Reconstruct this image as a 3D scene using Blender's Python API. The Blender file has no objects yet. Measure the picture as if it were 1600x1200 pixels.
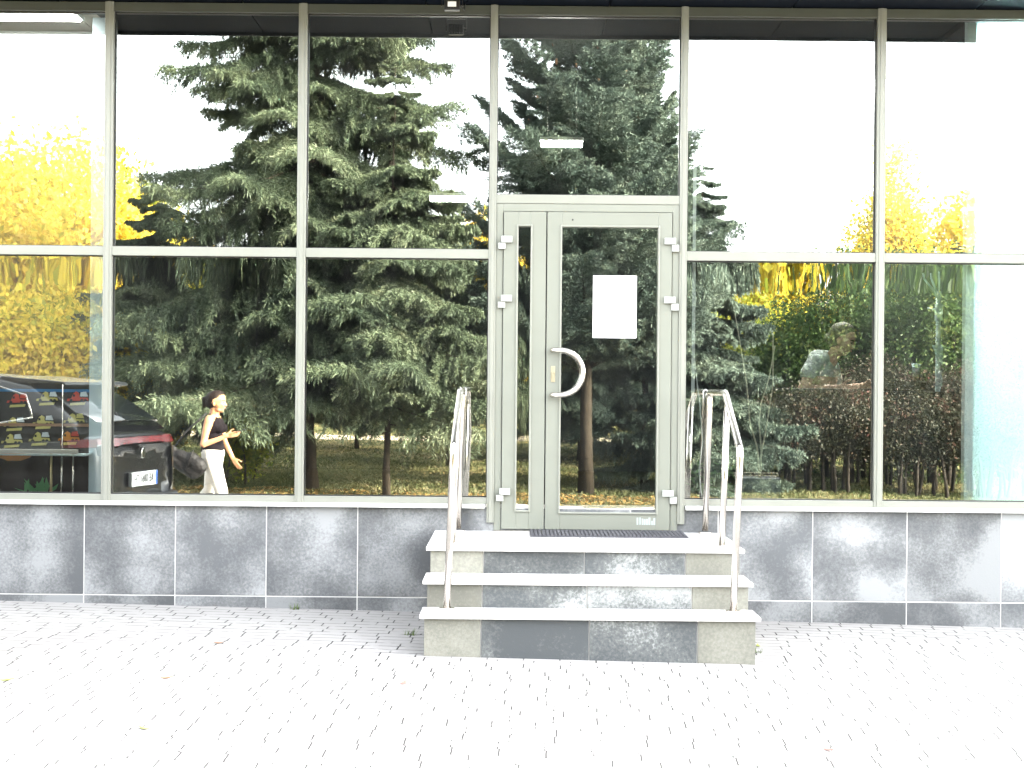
import bpy, bmesh, math, random
import numpy as np
from mathutils import Vector, Matrix, Euler
R = math.radians
rnd = random.Random(7)
sc = bpy.context.scene
COL = sc.collection
# ------------------------------------------------------------------ camera, sky, sun, exposure
EYE = 1.52
cd = bpy.data.cameras.new("camera"); cam = bpy.data.objects.new("camera", cd); COL.objects.link(cam)
cd.sensor_width = 36.0; cd.lens = 2360 / 1600 * 36.0
cd.clip_start = 0.05; cd.clip_end = 2000
cam.location = (0, -10, EYE)
cam.rotation_euler = (Matrix.Rotation(R(90), 4, 'X') @ Matrix.Rotation(R(0.52), 4, 'Z')).to_euler()
sc.camera = cam
AZ, EL = R(66), R(25)                        # sun: low behind the shop, to the right; the front is in open shade
w = bpy.data.worlds.new("World"); sc.world = w; w.use_nodes = True
wn = w.node_tree; sky = wn.nodes.new('ShaderNodeTexSky'); sky.sky_type = 'NISHITA'; sky.sun_disc = False
sky.sun_elevation = EL; sky.sun_rotation = AZ; sky.air_density = 1.0; sky.dust_density = 4.0; sky.ozone_density = 1.0
hs_ = wn.nodes.new('ShaderNodeHueSaturation'); hs_.inputs['Saturation'].default_value = .2
wn.links.new(sky.outputs[0], hs_.inputs['Color']); wn.links.new(hs_.outputs[0], wn.nodes['Background'].inputs[0]); wn.nodes['Background'].inputs[1].default_value = 0.15
sd = bpy.data.lights.new("sun", 'SUN'); sun = bpy.data.objects.new("sun", sd); COL.objects.link(sun)
sd.energy = 2.1; sd.angle = R(0.5); sd.color = (1.0, 0.86, 0.68)
dirn = Vector((-math.sin(AZ) * math.cos(EL), -math.cos(AZ) * math.cos(EL), -math.sin(EL)))
sun.rotation_euler = dirn.to_track_quat('-Z', 'Y').to_euler(); sun.location = (8, 12, 12)
vs = sc.view_settings; vs.view_transform = 'Standard'; vs.look = 'None'; vs.gamma = 1; vs.exposure = 4.6
sc.cycles.caustics_reflective = False; sc.cycles.caustics_refractive = False
sc.cycles.max_bounces = 10; sc.cycles.transparent_max_bounces = 24; sc.cycles.use_denoising = True

# ------------------------------------------------------------------ helpers
def tag(o, label=None, cat=None, group=None, kind=None):
    if label: o['label'] = label
    if cat: o['category'] = cat
    if group: o['group'] = group
    if kind: o['kind'] = kind
    return o

def empty(name, loc=(0, 0, 0), label=None, cat=None, group=None):
    o = bpy.data.objects.new(name, None); COL.objects.link(o); o.location = loc
    o.empty_display_size = 0.2
    return tag(o, label, cat, group)

def link_mesh(name, me, mat, parent=None, smooth=False, keep=True):
    o = bpy.data.objects.new(name, me); COL.objects.link(o)
    if mat: me.materials.append(mat)
    if smooth:
        me.polygons.foreach_set('use_smooth', [True] * len(me.polygons))
    if parent:
        o.parent = parent
        if keep and parent.type == 'EMPTY':
            o.matrix_parent_inverse = Matrix.Translation(-parent.location)
    return o

class MB:
    def __init__(s): s.v = []; s.f = []
    def add(s, vs, fs):
        n = len(s.v); s.v += [tuple(p) for p in vs]; s.f += [tuple(i + n for i in f) for f in fs]; return s
    def box(s, x0, x1, y0, y1, z0, z1):
        return s.add([(x0,y0,z0),(x1,y0,z0),(x1,y1,z0),(x0,y1,z0),(x0,y0,z1),(x1,y0,z1),(x1,y1,z1),(x0,y1,z1)],
                     [(3,2,1,0),(4,5,6,7),(0,1,5,4),(1,2,6,5),(2,3,7,6),(3,0,4,7)])
    def tube(s, pts, r, n=12, cap=True, squash=None):
        P = [Vector(p) for p in pts]; rs = r if isinstance(r, (list, tuple)) else [r] * len(P)
        base = len(s.v); up = None; rings = []
        for i, p in enumerate(P):
            t = (P[min(i+1, len(P)-1)] - P[max(i-1, 0)]).normalized()
            if up is None:
                a = Vector((0, 0, 1)) if abs(t.z) < .9 else Vector((1, 0, 0)); up = (a - t * a.dot(t)).normalized()
            else:
                up = (up - t * up.dot(t)).normalized()
            b = t.cross(up); ring = []
            for k in range(n):
                a = 2 * math.pi * k / n
                ring.append(len(s.v)); s.v.append(tuple(p + (up * math.cos(a) + b * math.sin(a)) * rs[i]))
            rings.append(ring)
        for i in range(len(P) - 1):
            for k in range(n):
                s.f.append((rings[i][k], rings[i][(k+1) % n], rings[i+1][(k+1) % n], rings[i+1][k]))
        if cap: s.f.append(tuple(reversed(rings[0]))); s.f.append(tuple(rings[-1]))
        return s
    def prism(s, poly, y0, y1):                      # poly in x,z, thickness along y
        n = len(poly)
        return s.add([(x, y0, z) for x, z in poly] + [(x, y1, z) for x, z in poly],
                     [tuple(range(n)), tuple(reversed(range(n, 2*n)))] + [((i+1) % n, i, i+n, (i+1) % n + n) for i in range(n)])
    def ball(s, c, r, nu=12, nv=8):
        rx, ry, rz = r if isinstance(r, (tuple, list)) else (r, r, r); V = []; F = []
        for j in range(1, nv):
            ph = math.pi * j / nv
            for i in range(nu):
                a = 2*math.pi*i/nu; V.append((c[0]+rx*math.sin(ph)*math.cos(a), c[1]+ry*math.sin(ph)*math.sin(a), c[2]+rz*math.cos(ph)))
        t = len(V); V += [(c[0], c[1], c[2]+rz), (c[0], c[1], c[2]-rz)]
        for j in range(nv-2):
            for i in range(nu):
                F.append((j*nu+i, (j+1)*nu+i, (j+1)*nu+(i+1) % nu, j*nu+(i+1) % nu))
        for i in range(nu):
            F.append((t, i, (i+1) % nu)); F.append((t+1, (nv-2)*nu+(i+1) % nu, (nv-2)*nu+i))
        return s.add(V, F)
    def rect_frame(s, x0, x1, z0, z1, wd, y0, y1):   # four butted bars
        s.box(x0, x0+wd, y0, y1, z0, z1); s.box(x1-wd, x1, y0, y1, z0, z1)
        s.box(x0+wd, x1-wd, y0, y1, z1-wd, z1); s.box(x0+wd, x1-wd, y0, y1, z0, z0+wd); return s
    def mesh(s, name):
        me = bpy.data.meshes.new(name); me.from_pydata(s.v, [], s.f); me.validate(); me.update(); return me
    def build(s, name, mat, parent=None, smooth=False, bevel=0, keep=True):
        o = link_mesh(name, s.mesh(name), mat, parent, smooth, keep)
        if bevel:
            m = o.modifiers.new('bevel', 'BEVEL'); m.width = bevel; m.segments = 2; m.limit_method = 'ANGLE'; m.angle_limit = R(40)
        return o

# ------------------------------------------------------------------ materials
def newmat(name):
    m = bpy.data.materials.new(name); m.use_nodes = True; nt = m.node_tree
    return m, nt, nt.nodes['Principled BSDF'], nt.nodes['Material Output']
def N(nt, t, **kw):
    n = nt.nodes.new(t)
    for k, v in kw.items(): setattr(n, k, v)
    return n
def plain(name, col, rough=.6, metal=0, spec=.5, var=.08, scale=6, bump=0, bscale=60, coat=0):
    m, nt, b, out = newmat(name)
    b.inputs['Roughness'].default_value = rough; b.inputs['Metallic'].default_value = metal
    b.inputs['Specular IOR Level'].default_value = spec
    if coat: b.inputs['Coat Weight'].default_value = coat; b.inputs['Coat Roughness'].default_value = .03
    tc = N(nt, 'ShaderNodeTexCoord'); no = N(nt, 'ShaderNodeTexNoise'); no.inputs['Scale'].default_value = scale; no.inputs['Detail'].default_value = 6
    nt.links.new(tc.outputs['Object'], no.inputs['Vector'])
    mx = N(nt, 'ShaderNodeMix', data_type='RGBA'); mx.inputs[6].default_value = tuple(c*(1-var*2) for c in col) + (1,)
    mx.inputs[7].default_value = tuple(min(1, c*(1+var*2)) for c in col) + (1,)
    nt.links.new(no.outputs['Fac'], mx.inputs[0]); nt.links.new(mx.outputs[2], b.inputs['Base Color'])
    if bump:
        n2 = N(nt, 'ShaderNodeTexNoise'); n2.inputs['Scale'].default_value = bscale; n2.inputs['Detail'].default_value = 5
        nt.links.new(tc.outputs['Object'], n2.inputs['Vector'])
        bp = N(nt, 'ShaderNodeBump'); bp.inputs['Strength'].default_value = bump; bp.inputs['Distance'].default_value = .01
        nt.links.new(n2.outputs['Fac'], bp.inputs['Height']); nt.links.new(bp.outputs['Normal'], b.inputs['Normal'])
    return m
def ramp(nt, fac, stops):
    r = N(nt, 'ShaderNodeValToRGB'); e = r.color_ramp.elements
    while len(e) < len(stops): e.new(.5)
    for el, (p, c) in zip(e, stops): el.position = p; el.color = tuple(c) + (1,) if len(c) == 3 else c
    nt.links.new(fac, r.inputs[0]); return r.outputs[0]
def emit(name, col, s):
    m, nt, b, out = newmat(name); b.inputs['Base Color'].default_value = col + (1,)
    b.inputs['Emission Color'].default_value = col + (1,); b.inputs['Emission Strength'].default_value = s; return m

def glass_mat(name, refl, tint=(.86, .9, .86), trans=(.82, .86, .84), wob=.0005):
    m, nt, b, out = newmat(name); nt.nodes.remove(b)
    g = N(nt, 'ShaderNodeBsdfGlossy'); g.inputs['Roughness'].default_value = 0.0; g.inputs['Color'].default_value = tint + (1,)
    t = N(nt, 'ShaderNodeBsdfTransparent'); t.inputs['Color'].default_value = trans + (1,)
    mx = N(nt, 'ShaderNodeMixShader')
    tc = N(nt, 'ShaderNodeTexCoord'); no = N(nt, 'ShaderNodeTexNoise'); no.inputs['Scale'].default_value = 2.2; no.inputs['Detail'].default_value = 1.5
    nt.links.new(tc.outputs['Object'], no.inputs['Vector'])
    bp = N(nt, 'ShaderNodeBump'); bp.inputs['Strength'].default_value = 1; bp.inputs['Distance'].default_value = wob
    nt.links.new(no.outputs['Fac'], bp.inputs['Height']); nt.links.new(bp.outputs['Normal'], g.inputs['Normal'])
    # dust specks and smears on the pane: a little diffuse film
    d = N(nt, 'ShaderNodeBsdfDiffuse'); d.inputs['Color'].default_value = (.6, .6, .55, 1)
    n2 = N(nt, 'ShaderNodeTexNoise'); n2.inputs['Scale'].default_value = 3; n2.inputs['Detail'].default_value = 9; n2.inputs['Roughness'].default_value = .75
    mp = N(nt, 'ShaderNodeMapping'); mp.inputs['Scale'].default_value = (2.5, 1, .8)
    nt.links.new(tc.outputs['Object'], mp.inputs[0]); nt.links.new(mp.outputs[0], n2.inputs['Vector'])
    mr = N(nt, 'ShaderNodeMapRange'); mr.inputs[1].default_value = .45; mr.inputs[2].default_value = .8; mr.inputs[3].default_value = .0; mr.inputs[4].default_value = .012
    nt.links.new(n2.outputs['Fac'], mr.inputs[0])
    lw = N(nt, 'ShaderNodeFresnel'); lw.inputs[0].default_value = 1.5
    ad = N(nt, 'ShaderNodeMath', operation='ADD', use_clamp=True); ad.inputs[1].default_value = refl - .04
    nt.links.new(lw.outputs[0], ad.inputs[0]); nt.links.new(ad.outputs[0], mx.inputs[0])
    nt.links.new(t.outputs[0], mx.inputs[1]); nt.links.new(g.outputs[0], mx.inputs[2])
    m2 = N(nt, 'ShaderNodeMixShader'); nt.links.new(mr.outputs[0], m2.inputs[0]); nt.links.new(mx.outputs[0], m2.inputs[1]); nt.links.new(d.outputs[0], m2.inputs[2])
    nt.links.new(m2.outputs[0], out.inputs[0]); return m

def tile_mat(name, dark, mid, light, blot=1.0):
    m, nt, b, out = newmat(name)
    at = N(nt, 'ShaderNodeAttribute', attribute_name='tile'); tc = N(nt, 'ShaderNodeTexCoord')
    sc_ = N(nt, 'ShaderNodeVectorMath', operation='SCALE'); sc_.inputs[3].default_value = 23
    nt.links.new(at.outputs['Vector'], sc_.inputs[0])
    ad = N(nt, 'ShaderNodeVectorMath', operation='ADD'); nt.links.new(tc.outputs['Object'], ad.inputs[0]); nt.links.new(sc_.outputs[0], ad.inputs[1])
    def noise(s, det, ro):
        n = N(nt, 'ShaderNodeTexNoise'); n.inputs['Scale'].default_value = s; n.inputs['Detail'].default_value = det; n.inputs['Roughness'].default_value = ro
        nt.links.new(ad.outputs[0], n.inputs['Vector']); return n.outputs['Fac']
    big, med, fine = noise(2.4, 1, .4), noise(9, 8, .72), noise(60, 6, .7)
    def M(op, a, c):
        n = N(nt, 'ShaderNodeMath', operation=op)
        for i, q in enumerate((a, c)):
            if isinstance(q, (int, float)): n.inputs[i].default_value = q
            else: nt.links.new(q, n.inputs[i])
        return n.outputs[0]
    v = M('ADD', M('MULTIPLY', big, 1.25 * blot), M('ADD', M('MULTIPLY', med, .42), M('MULTIPLY', fine, .62 + .625 * (1 - blot))))
    c = ramp(nt, v, [(.60 * (.5 + .5 * blot), dark), (.97 * (.6 + .4 * blot), mid), (1.17 * (.6 + .4 * blot) if blot < 1 else 1.0, light)])
    rr = c.node.color_ramp
    sh = N(nt, 'ShaderNodeMapRange'); nt.links.new(v, sh.inputs[0]); sh.inputs[1].default_value = .70; sh.inputs[2].default_value = 1.56
    nt.links.new(sh.outputs[0], c.node.inputs[0])
    rr.elements[0].position = .30; rr.elements[1].position = .50; rr.elements[2].position = .74
    # slight hue change from tile to tile
    hs = N(nt, 'ShaderNodeHueSaturation'); nt.links.new(c, hs.inputs['Color'])
    sx = N(nt, 'ShaderNodeSeparateXYZ'); nt.links.new(at.outputs['Vector'], sx.inputs[0])
    mr = N(nt, 'ShaderNodeMapRange'); mr.inputs[3].default_value = .82; mr.inputs[4].default_value = 1.18; nt.links.new(sx.outputs[0], mr.inputs[0]); nt.links.new(mr.outputs[0], hs.inputs['Value'])
    nt.links.new(hs.outputs[0], b.inputs['Base Color'])
    b.inputs['Roughness'].default_value = .5; b.inputs['Specular IOR Level'].default_value = .3
    bp = N(nt, 'ShaderNodeBump'); bp.inputs['Strength'].default_value = .25; bp.inputs['Distance'].default_value = .004
    nt.links.new(fine, bp.inputs['Height']); nt.links.new(bp.outputs[0], b.inputs['Normal'])
    return m

def leaf_mat(name, cols, trans=.35, scale=.9, rough=.6):
    """foliage: colour varies by clump (noise) and by leaf (random per face attribute)"""
    m, nt, b, out = newmat(name); nt.nodes.remove(b)
    at = N(nt, 'ShaderNodeAttribute', attribute_name='rand'); tc = N(nt, 'ShaderNodeTexCoord')
    n = N(nt, 'ShaderNodeTexNoise'); n.inputs['Scale'].default_value = scale; n.inputs['Detail'].default_value = 3
    nt.links.new(tc.outputs['Object'], n.inputs['Vector'])
    ad = N(nt, 'ShaderNodeMath', operation='ADD'); mu = N(nt, 'ShaderNodeMath', operation='MULTIPLY'); mu.inputs[1].default_value = .5
    nt.links.new(at.outputs['Fac'], mu.inputs[0]); nt.links.new(mu.outputs[0], ad.inputs[0])
    m3 = N(nt, 'ShaderNodeMath', operation='MULTIPLY_ADD'); m3.inputs[1].default_value = 1.2; m3.inputs[2].default_value = -.35
    nt.links.new(n.outputs['Fac'], m3.inputs[0]); nt.links.new(m3.outputs[0], ad.inputs[1])
    k = len(cols); c = ramp(nt, ad.outputs[0], [(.05 + .9 * i / (k - 1), q) for i, q in enumerate(cols)])
    d = N(nt, 'ShaderNodeBsdfDiffuse'); t = N(nt, 'ShaderNodeBsdfTranslucent'); g = N(nt, 'ShaderNodeBsdfGlossy'); g.inputs['Roughness'].default_value = rough * .8
    g.inputs['Color'].default_value = (.5, .5, .5, 1)
    nt.links.new(c, d.inputs[0]); nt.links.new(c, t.inputs[0])
    a = N(nt, 'ShaderNodeMixShader'); a.inputs[0].default_value = trans; nt.links.new(d.outputs[0], a.inputs[1]); nt.links.new(t.outputs[0], a.inputs[2])
    e = N(nt, 'ShaderNodeMixShader'); e.inputs[0].default_value = .02; nt.links.new(a.outputs[0], e.inputs[1]); nt.links.new(g.outputs[0], e.inputs[2])
    nt.links.new(e.outputs[0], out.inputs[0]); return m

def paver_mat():
    m, nt, b, out = newmat('block paving')
    tc = N(nt, 'ShaderNodeTexCoord')
    # gentle wander of the joints
    wn_ = N(nt, 'ShaderNodeTexNoise'); wn_.inputs['Scale'].default_value = 6; nt.links.new(tc.outputs['Object'], wn_.inputs['Vector'])
    sb = N(nt, 'ShaderNodeVectorMath', operation='MULTIPLY_ADD'); sb.inputs[1].default_value = (.012, .012, 0); nt.links.new(wn_.outputs['Color'], sb.inputs[0]); nt.links.new(tc.outputs['Object'], sb.inputs[2])
    mp = N(nt, 'ShaderNodeMapping'); mp.inputs['Rotation'].default_value = (0, 0, R(2.0)); nt.links.new(sb.outputs[0], mp.inputs[0])
    br = N(nt, 'ShaderNodeTexBrick'); br.offset = .5; br.offset_frequency = 2
    for k, v in (('Scale', 1.0), ('Mortar Size', .005), ('Mortar Smooth', .35), ('Brick Width', .2), ('Row Height', .105), ('Bias', 0)): br.inputs[k].default_value = v
    br.inputs['Color1'].default_value = (.36, .345, .32, 1); br.inputs['Color2'].default_value = (.27, .26, .245, 1); br.inputs['Mortar'].default_value = (.1, .095, .085, 1)
    sx = N(nt, 'ShaderNodeSeparateXYZ'); nt.links.new(mp.outputs[0], sx.inputs[0])
    dv = N(nt, 'ShaderNodeMath', operation='DIVIDE'); dv.inputs[1].default_value = .105; nt.links.new(sx.outputs[1], dv.inputs[0])
    fl = N(nt, 'ShaderNodeMath', operation='FLOOR'); nt.links.new(dv.outputs[0], fl.inputs[0])
    wn2 = N(nt, 'ShaderNodeTexWhiteNoise', noise_dimensions='1D'); nt.links.new(fl.outputs[0], wn2.inputs['W'])
    off = N(nt, 'ShaderNodeMath', operation='MULTIPLY_ADD'); off.inputs[1].default_value = .2; nt.links.new(wn2.outputs['Value'], off.inputs[0]); nt.links.new(sx.outputs[0], off.inputs[2])
    cb = N(nt, 'ShaderNodeCombineXYZ'); nt.links.new(off.outputs[0], cb.inputs[0]); nt.links.new(sx.outputs[1], cb.inputs[1]); nt.links.new(cb.outputs[0], br.inputs['Vector'])
    n = N(nt, 'ShaderNodeTexNoise'); n.inputs['Scale'].default_value = 1.3; n.inputs['Detail'].default_value = 5; nt.links.new(tc.outputs['Object'], n.inputs['Vector'])
    n3 = N(nt, 'ShaderNodeTexNoise'); n3.inputs['Scale'].default_value = 11; n3.inputs['Detail'].default_value = 5; nt.links.new(tc.outputs['Object'], n3.inputs['Vector'])
    # joints are only open here and there: sand fills the rest
    jr = N(nt, 'ShaderNodeMapRange'); jr.inputs[1].default_value = .36; jr.inputs[2].default_value = .5; nt.links.new(n3.outputs['Fac'], jr.inputs[0])
    jm = N(nt, 'ShaderNodeMath', operation='MULTIPLY'); nt.links.new(br.outputs['Fac'], jm.inputs[0]); nt.links.new(jr.outputs[0], jm.inputs[1])
    st = N(nt, 'ShaderNodeMix', data_type='RGBA'); nt.links.new(n.outputs['Fac'], st.inputs[0]); st.inputs[6].default_value = (.20, .196, .188, 1); st.inputs[7].default_value = (.30, .292, .28, 1)
    mj = N(nt, 'ShaderNodeMix', data_type='RGBA'); nt.links.new(jm.outputs[0], mj.inputs[0]); nt.links.new(st.outputs[2], mj.inputs[6]); mj.inputs[7].default_value = (.013, .012, .011, 1)
    nt.links.new(mj.outputs[2], b.inputs['Base Color']); b.inputs['Roughness'].default_value = .85
    iv = N(nt, 'ShaderNodeMath', operation='MULTIPLY_ADD'); iv.inputs[1].default_value = -1; iv.inputs[2].default_value = 1; nt.links.new(br.outputs['Fac'], iv.inputs[0])
    bp = N(nt, 'ShaderNodeBump'); bp.inputs['Strength'].default_value = .7; bp.inputs['Distance'].default_value = .005; nt.links.new(iv.outputs[0], bp.inputs['Height'])
    nt.links.new(bp.outputs[0], b.inputs['Normal']); return m

def lawn_mat():
    m, nt, b, out = newmat('lawn ground')
    tc = N(nt, 'ShaderNodeTexCoord')
    def noise(s, d=6, r=.6):
        n = N(nt, 'ShaderNodeTexNoise'); n.inputs['Scale'].default_value = s; n.inputs['Detail'].default_value = d; n.inputs['Roughness'].default_value = r
        nt.links.new(tc.outputs['Object'], n.inputs['Vector']); return n.outputs['Fac']
    a = noise(.35); f = noise(14, 8, .75)
    mx = N(nt, 'ShaderNodeMath', operation='ADD'); h = N(nt, 'ShaderNodeMath', operation='MULTIPLY'); h.inputs[1].default_value = .6; nt.links.new(f, h.inputs[0]); nt.links.new(a, mx.inputs[0]); nt.links.new(h.outputs[0], mx.inputs[1])
    c = ramp(nt, mx.outputs[0], [(.45, (.035, .045, .015)), (.72, (.09, .095, .03)), (.86, (.17, .14, .06)), (1.0, (.24, .17, .08))])
    nt.links.new(c, b.inputs['Base Color']); b.inputs['Roughness'].default_value = .9; b.inputs['Specular IOR Level'].default_value = .1
    bp = N(nt, 'ShaderNodeBump'); bp.inputs['Strength'].default_value = 1; bp.inputs['Distance'].default_value = .05; nt.links.new(f, bp.inputs['Height']); nt.links.new(bp.outputs[0], b.inputs['Normal'])
    return m

M = {}
M['frame'] = plain('painted aluminium frame', (.185, .19, .162), .38, 0, .5, .05, 5)
M['shaded_rail'] = plain('head rail with soffit shade', (.045, .05, .04), .5)  # soffit shade on the head rail is put into its base colour
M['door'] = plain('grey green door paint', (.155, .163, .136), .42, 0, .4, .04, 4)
M['doorframe'] = plain('grey green door frame paint', (.165, .173, .145), .42, 0, .4, .04, 4)
M['hinge'] = plain('pale grey hinge', (.3, .31, .29), .4, .2, .5, .03)
M['steel'] = plain('brushed stainless steel', (.62, .58, .53), .2, 1, .5, .05, 40)
M['slab'] = plain('white granite slab', (.5, .49, .47), .6, 0, .4, .07, 90, .1, 300)
M['sill'] = plain('white sill', (.62, .62, .6), .5, 0, .4, .05)
M['grout'] = plain('pale grout', (.6, .59, .57), .85, 0, .2, .08, 30)
M['tile'] = tile_mat('cement look tile', (.080, .084, .088), (.125, .129, .132), (.225, .232, .234))
M['tile_step'] = tile_mat('cement look step tile', (.052, .057, .06), (.092, .097, .096), (.26, .27, .265), .8)
M['tile_beige'] = tile_mat('beige stone tile', (.14, .139, .118), (.18, .178, .15), (.225, .222, .195), .7)
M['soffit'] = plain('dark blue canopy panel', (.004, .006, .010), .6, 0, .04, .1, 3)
M['fascia'] = plain('canopy fascia', (.05, .052, .055), .5)
M['glass'] = glass_mat('reflective glazing', .38)
M['glass_door'] = glass_mat('door glazing', .27, wob=.0003)
M['black'] = plain('black plastic', (.006, .006, .007), .4)
M['rubber'] = plain('grey ribbed rubber', (.05, .05, .058), .7, bump=.5, bscale=90)
M['paper'] = plain('white paper', (.8, .8, .8), .7, var=.01)
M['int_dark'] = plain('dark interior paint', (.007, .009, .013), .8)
M['int_white'] = plain('white interior paint', (.72, .73, .71), .7, var=.02)
M['int_beige'] = plain('beige interior paint', (.6, .54, .45), .7, var=.03)
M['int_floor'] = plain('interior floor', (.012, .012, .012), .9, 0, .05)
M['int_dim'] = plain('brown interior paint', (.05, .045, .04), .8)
M['column'] = plain('pale blue white column paint', (.72, .86, .92), .6, var=.03)
M['cyan'] = plain('pale blue profile', (.7, .88, .93), .5, var=.1, scale=8)
M['blind'] = leaf_mat('white fabric blind', [(.66, .80, .82), (.70, .84, .86)], .5, 1)
M['duct'] = plain('white plastic duct', (.7, .75, .75), .5)
M['trunk'] = plain('spruce bark', (.035, .028, .02), .9, 0, .1, .3, 14, 1, 25)
M['bark'] = plain('leafy tree bark', (.04, .034, .028), .9, 0, .1, .3, 10, 1, 20)
M['needles'] = leaf_mat('spruce needles', [(.032, .046, .028), (.064, .085, .05), (.105, .13, .074), (.165, .18, .11)], .22, 1.6)
M['needles_blue'] = leaf_mat('blue spruce needles', [(.033, .048, .038), (.062, .087, .068), (.10, .13, .098), (.155, .185, .135)], .22, 1.6)
M['cone'] = plain('spruce cones', (.16, .08, .035), .8)
M['yellow'] = leaf_mat('yellow leaves', [(.16, .19, .03), (.42, .38, .04), (.66, .52, .06), (.68, .5, .09), (.72, .62, .18)], .45, .5)
M['yellowgreen'] = leaf_mat('yellow green leaves', [(.07, .11, .015), (.16, .2, .02), (.3, .3, .03), (.45, .36, .03)], .55, .6)
M['green'] = leaf_mat('green shrub leaves', [(.015, .03, .01), (.035, .065, .02), (.06, .10, .028), (.13, .14, .04)], .4, 1.2)
M['red'] = leaf_mat('reddish shrub leaves', [(.012, .016, .009), (.024, .028, .016), (.04, .036, .022), (.09, .04, .032)], .3, 1.5)

# ------------------------------------------------------------------ the ground
def gz(x, y):
    cx = max(-14, min(14, x)); z = -.0176 * cx
    if y > -3: g = 0
    elif y > -6.5: g = -.2 * (y + 3) / -3.5
    elif y > -16: g = -.2
    else: g = -.2 + min(.5, (-16 - y) * .012)
    return z + g
def sheet(name, xs, ys, mat, dz=0, kind='structure'):
    V = [(x, y, gz(x, y) + dz) for y in ys for x in xs]; nx = len(xs)
    F = [(j*nx+i, j*nx+i+1, (j+1)*nx+i+1, (j+1)*nx+i) for j in range(len(ys)-1) for i in range(nx-1)]
    me = bpy.data.meshes.new(name); me.from_pydata(V, [], F); me.update()
    return tag(link_mesh(name, me, mat, smooth=True), kind=kind)
def steps_(a, b, s): return list(np.arange(a, b + 1e-6, s))
XS = [-300, -120, -60, -30] + steps_(-14, 14, 1) + [30, 60, 120, 300]
sheet('ground', XS, [-400, -200, -100, -70] + steps_(-58, -16, 3) + [-14.5, -13, -12, -11.2], lawn_mat(), -.01)
sheet('pavement', XS, [-11.2, -10.2, -9, -8, -6.5, -5.6, -4.75, -3.9, -3, -2, -1, 0.06], paver_mat(), 0)
me_ = MB();
for i in range(-30, 30): me_.box(i+.004, i+.996, -11.32, -11.2, gz(i+.5, -11.2)-.25, gz(i+.5, -11.2)+.02)
tag(me_.build('kerb', plain('concrete kerb', (.3, .29, .27), .9, bump=.3), bevel=.01), kind='structure')
# sandy path across the lawn on the left
Vp = []; Fp = []
for i in range(41):
    t = i / 40; x = -26 + 60 * t; y = -26.5 - 6 * math.sin(t * 2.2) - 2.5 * t; h = 1.3
    Vp += [(x, y - h, gz(x, y - h) + .004), (x, y + h, gz(x, y + h) + .004)]
    if i: Fp.append((2*i-2, 2*i, 2*i+1, 2*i-1))
mp_ = bpy.data.meshes.new('path'); mp_.from_pydata(Vp, [], Fp); mp_.update()
tag(link_mesh('path', mp_, plain('sandy path', (.4, .33, .24), .95, bump=.4, bscale=20)), kind='structure')
# dry leaf litter along the verge
def litter(name, n, x0, x1, y0, y1, s0, s1, seed, mat, lift=.004):
    r = np.random.RandomState(seed); xs = r.uniform(x0, x1, n); ys = r.uniform(y0, y1, n); z = np.array([gz(a, b) for a, b in zip(xs, ys)]) + lift
    a = r.uniform(0, 6.28, n); s = r.uniform(s0, s1, n); ti = r.uniform(-.6, .6, n)
    V = np.zeros((n, 4, 3))
    for k, (u, v) in enumerate(((-1, 0), (0, -.6), (1, 0), (0, .6))):
        V[:, k, 0] = xs + s*(u*np.cos(a) - v*np.sin(a)); V[:, k, 1] = ys + s*(u*np.sin(a) + v*np.cos(a)); V[:, k, 2] = z + s*np.abs(ti)*(1 + u*np.sign(ti))*.6
    return np_mesh(name, V.reshape(-1, 3), 4, mat, r.rand(n))
def np_mesh(name, V, k, mat, rand=None, parent=None, keep=True):
    n = len(V) // k; me = bpy.data.meshes.new(name); me.vertices.add(len(V)); me.vertices.foreach_set('co', V.astype(np.float32).ravel())
    me.loops.add(len(V)); me.loops.foreach_set('vertex_index', np.arange(len(V), dtype=np.int32))
    me.polygons.add(n); me.polygons.foreach_set('loop_start', np.arange(0, len(V), k, dtype=np.int32))
    me.update(calc_edges=True)
    if rand is not None:
        a = me.attributes.new('rand', 'FLOAT', 'FACE'); a.data.foreach_set('value', rand.astype(np.float32))
    return link_mesh(name, me, mat, parent, keep=keep)
M['dry'] = leaf_mat('dry fallen leaves', [(.1, .05, .02), (.25, .14, .05), (.4, .26, .09), (.5, .36, .15)], .2, 2)
M['blade'] = leaf_mat('grass blades', [(.035, .05, .018), (.075, .09, .035), (.12, .12, .055), (.2, .16, .085)], .3, .6)
tag(litter('leaf_litter', 26000, -9, 9, -13.6, -11.35, .02, .05, 3, M['dry']), 'dry brown leaf litter scattered along the verge before the lawn', 'leaf litter', kind='stuff')
def grass(n, seed):
    r = np.random.RandomState(seed); y = -11.4 - 30 * r.rand(n)**1.6; x = r.uniform(-1, 1, n) * (3 + (-y) * .42)
    z = np.array([gz(a, b) for a, b in zip(x, y)]) - .01; a = r.uniform(0, 6.28, n); h = r.uniform(.02, .06, n); wd = r.uniform(.01, .03, n)
    V = np.zeros((n, 3, 3)); dx, dy = np.cos(a), np.sin(a); ln = r.normal(0, .04, (n, 2))
    V[:, 0] = np.stack([x - dx*wd, y - dy*wd, z], 1); V[:, 1] = np.stack([x + dx*wd, y + dy*wd, z], 1); V[:, 2] = np.stack([x + ln[:, 0], y + ln[:, 1], z + h], 1)
    return np_mesh('grass', V.reshape(-1, 3), 3, M['blade'], r.rand(n))
tag(grass(150000, 5), 'short olive grass under the spruces', 'grass', kind='stuff')

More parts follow.
